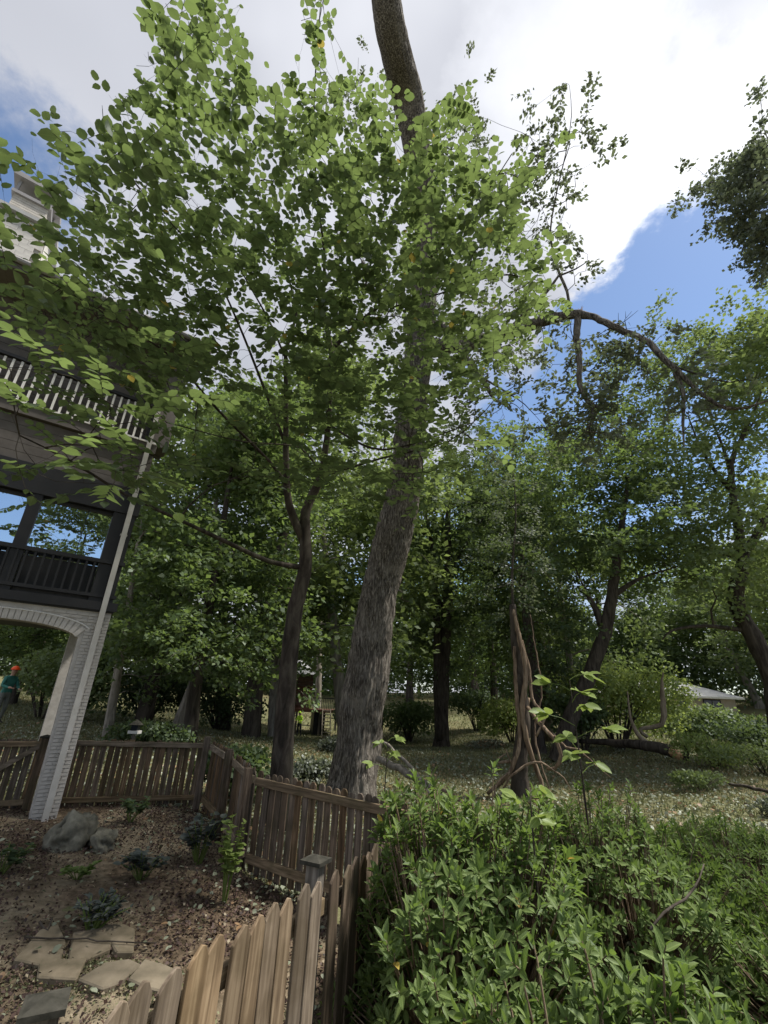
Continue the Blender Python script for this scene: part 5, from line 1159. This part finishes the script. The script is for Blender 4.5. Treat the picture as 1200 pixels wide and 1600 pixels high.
dr_ = db('sliding_door', 1.7, 3.3, -.03, 0, ev-2.3, ev-.25, M_black); db('pane', 1.8, 2.45, -.045, -.031, ev-2.2, ev-.35, M_pane, dr_); db('pane', 2.55, 3.2, -.045, -.031, ev-2.2, ev-.35, M_pane, dr_)
db('deck', .8, 7.6, -2.2, -.01, ev-2.65, ev-2.45, M_brown); db('deck_rail', .8, 7.6, -2.2, -2.12, ev-1.65, ev-1.55, M_brown)
for q in range(15): db('deck_baluster', .85+q*.47, .93+q*.47, -2.19, -2.13, ev-2.448, ev-1.652, M_brown)
for x in (1, 4.2, 7.4): db('deck_post', x, x+.15, -2.1, -1.95, -1.5, ev-2.652, M_brown)

# lantern-like feeder on a post beyond the back fence
fp = onground(209, 1150, 10.5); fz = at(209, 1142, 10.5)[2]-fp[2]
fe = thing('bird_feeder', 'small white bird feeder on a post beyond the back fence', 'bird feeder', tuple(fp))
link('post', MB().box((0, 0, fz/2-.03), (.05, .05, fz-.06)).mesh('post'), fe, M_post)
link('tray', MB().box((0, 0, fz-.02), (.19, .16, .05)).mesh('tray'), fe, M_white); link('body', MB().box((0, 0, fz+.055), (.12, .10, .10)).mesh('body'), fe, M_pane)
link('feeder_roof', MB().add([(-.1, -.09, fz+.105), (.1, -.09, fz+.105), (.1, .09, fz+.105), (-.1, .09, fz+.105), (0, 0, fz+.2)], [(0, 1, 4), (1, 2, 4), (2, 3, 4), (3, 0, 4), (3, 2, 1, 0)]).mesh('feeder_roof'), fe, M_cap)

# ------------------------------------------------------------------ people
def person(label, loc, rz, shirt, trousers, helmet_c, vest=None, pose='work', scale=1.0):
    V = {'pel': (0, 0, .95, .125), 'belly': (0, .02, 1.1, .13), 'chest': (0, .04, 1.32, .145), 'neck': (0, .06, 1.50, .055), 'head0': (0, .09, 1.58, .08), 'head': (0, .10, 1.66, .10), 'head1': (0, .10, 1.73, .075),
         'shl': (.17, .04, 1.42, .07), 'ell': (.27, .12, 1.17, .05), 'wrl': (.16, .36, 1.12, .036), 'hal': (.13, .42, 1.12, .035), 'shr': (-.17, .04, 1.42, .07), 'elr': (-.28, .08, 1.16, .05), 'wrr': (-.17, .32, 1.08, .036), 'har': (-.14, .38, 1.08, .035),
         'hil': (.10, 0, .88, .105), 'knl': (.12, .06, .48, .07), 'anl': (.13, -.02, .10, .045), 'tol': (.14, .14, .04, .04), 'hir': (-.10, 0, .88, .105), 'knr': (-.13, .0, .48, .07), 'anr': (-.15, -.10, .10, .045), 'tor': (-.16, .06, .04, .04)}
    E_ = [('pel', 'belly'), ('belly', 'chest'), ('chest', 'neck'), ('neck', 'head0'), ('head0', 'head'), ('head', 'head1'), ('chest', 'shl'), ('shl', 'ell'), ('ell', 'wrl'), ('wrl', 'hal'), ('chest', 'shr'), ('shr', 'elr'), ('elr', 'wrr'), ('wrr', 'har'),
          ('pel', 'hil'), ('hil', 'knl'), ('knl', 'anl'), ('anl', 'tol'), ('pel', 'hir'), ('hir', 'knr'), ('knr', 'anr'), ('anr', 'tor')]
    ks = list(V); me = bpy.data.meshes.new('body'); me.from_pydata([V[k][:3] for k in ks], [(ks.index(a), ks.index(b)) for a, b in E_], []); o = bpy.data.objects.new('body', me); C.objects.link(o)
    sk = o.modifiers.new('skin', 'SKIN'); o.modifiers.new('sub', 'SUBSURF').levels = 2
    for i, k in enumerate(ks): me.skin_vertices[0].data[i].radius = (V[k][3], V[k][3]*(.8 if k in ('chest', 'belly', 'pel') else 1)); me.skin_vertices[0].data[i].use_root = (k == 'pel')
    bpy.context.view_layer.update(); ev_ = o.evaluated_get(bpy.context.evaluated_depsgraph_get()); nm = bpy.data.meshes.new_from_object(ev_); bpy.data.objects.remove(o)
    skin = flat_mat('skin', (.36, .21, .15), (.42, .26, .19), .6, 3); boots = flat_mat('boots', (.03, .025, .02), None, .7)
    nm.materials.clear()
    for q in (skin, shirt, trousers, boots): nm.materials.append(q)
    for p in nm.polygons:
        c = p.center; r = math.hypot(c.x, c.y)
        p.material_index = 3 if c.z < .12 else (2 if c.z < .97 and abs(c.x) < .25 and c.y < .25 else (0 if (c.z > 1.50 or (c.y > .34 and c.z > 1.0)) else 1)); p.use_smooth = True
    root = thing('person', label, 'person', tuple(loc), rz); root.scale = (scale,)*3; body = link('body', nm, root)
    hmb = MB(); zs = np.linspace(0, 1, 7); hp_ = np.stack([np.zeros(7), np.full(7, .10), 1.69+.125*np.sin(zs*1.5)], -1); hmb.tube(hp_, np.maximum(.125*np.cos(zs*1.52), .01), 16); hmb.tube([(0, .13, 1.685), (0, .13, 1.70)], [.15, .15], 16)
    link('helmet', hmb.mesh('helmet', True), root, helmet_c)
    for sx_ in (-.032, .032): link('eye', MB().box((sx_, .195, 1.655), (.016, .01, .01)).mesh('eye'), root, M_black)
    link('nose', MB().tube([(0, .19, 1.65), (0, .222, 1.625), (0, .19, 1.615)], [.008, .016, .01], 6).mesh('nose'), root, skin)
    for hx, hy, hz_ in ((.13, .44, 1.12), (-.14, .40, 1.08)):
        for q in range(5): link('finger', MB().tube([(hx+(q-2)*.016, hy-.01, hz_), (hx+(q-2)*.018, hy+.035-abs(q-2)*.004, hz_-.005), (hx+(q-2)*.017, hy+.05-abs(q-2)*.006, hz_-.03)], [.009, .008, .006], 5).mesh('finger'), root, skin)
    if vest:
        bm = bmesh.new(); bm.from_mesh(nm); bmesh.ops.delete(bm, geom=[f for f in bm.faces if not (1.0 < f.calc_center_median().z < 1.49 and abs(f.calc_center_median().x) < .23 and f.calc_center_median().y < .25)], context='FACES'); bm.normal_update()
        for v in bm.verts: v.co += v.normal*.014
        vm = bpy.data.meshes.new('safety_vest'); bm.to_mesh(vm); bm.free(); vm.materials.clear(); vm.materials.append(vest); [setattr(p, 'material_index', 0) for p in vm.polygons]; link('safety_vest', vm, root)
    return root
M_teal = flat_mat('teal_shirt', (.03, .13, .11), (.04, .17, .14), .8); M_dkt = flat_mat('dark_trousers', (.02, .022, .03), (.035, .035, .045), .85); M_orange = flat_mat('orange_helmet', (.85, .10, .02), (.75, .08, .015), .4); M_hiv = flat_mat('hi_vis_yellow', (.55, .85, .06), (.48, .75, .05), .7)
M_greyt = flat_mat('grey_trousers', (.12, .13, .12), (.17, .18, .16), .85)
p1 = onground(-8, 1132, 20.5); person('worker in teal shirt and orange helmet standing on grass beyond the arch', p1, -1.9, M_teal, M_greyt, M_orange, scale=1.0)
p2 = onground(466, 1152, 39); person('worker in yellow hi-vis vest and helmet standing under the playhouse', p2, 2.7, M_hiv, M_dkt, M_hiv, M_hiv, scale=1.0)
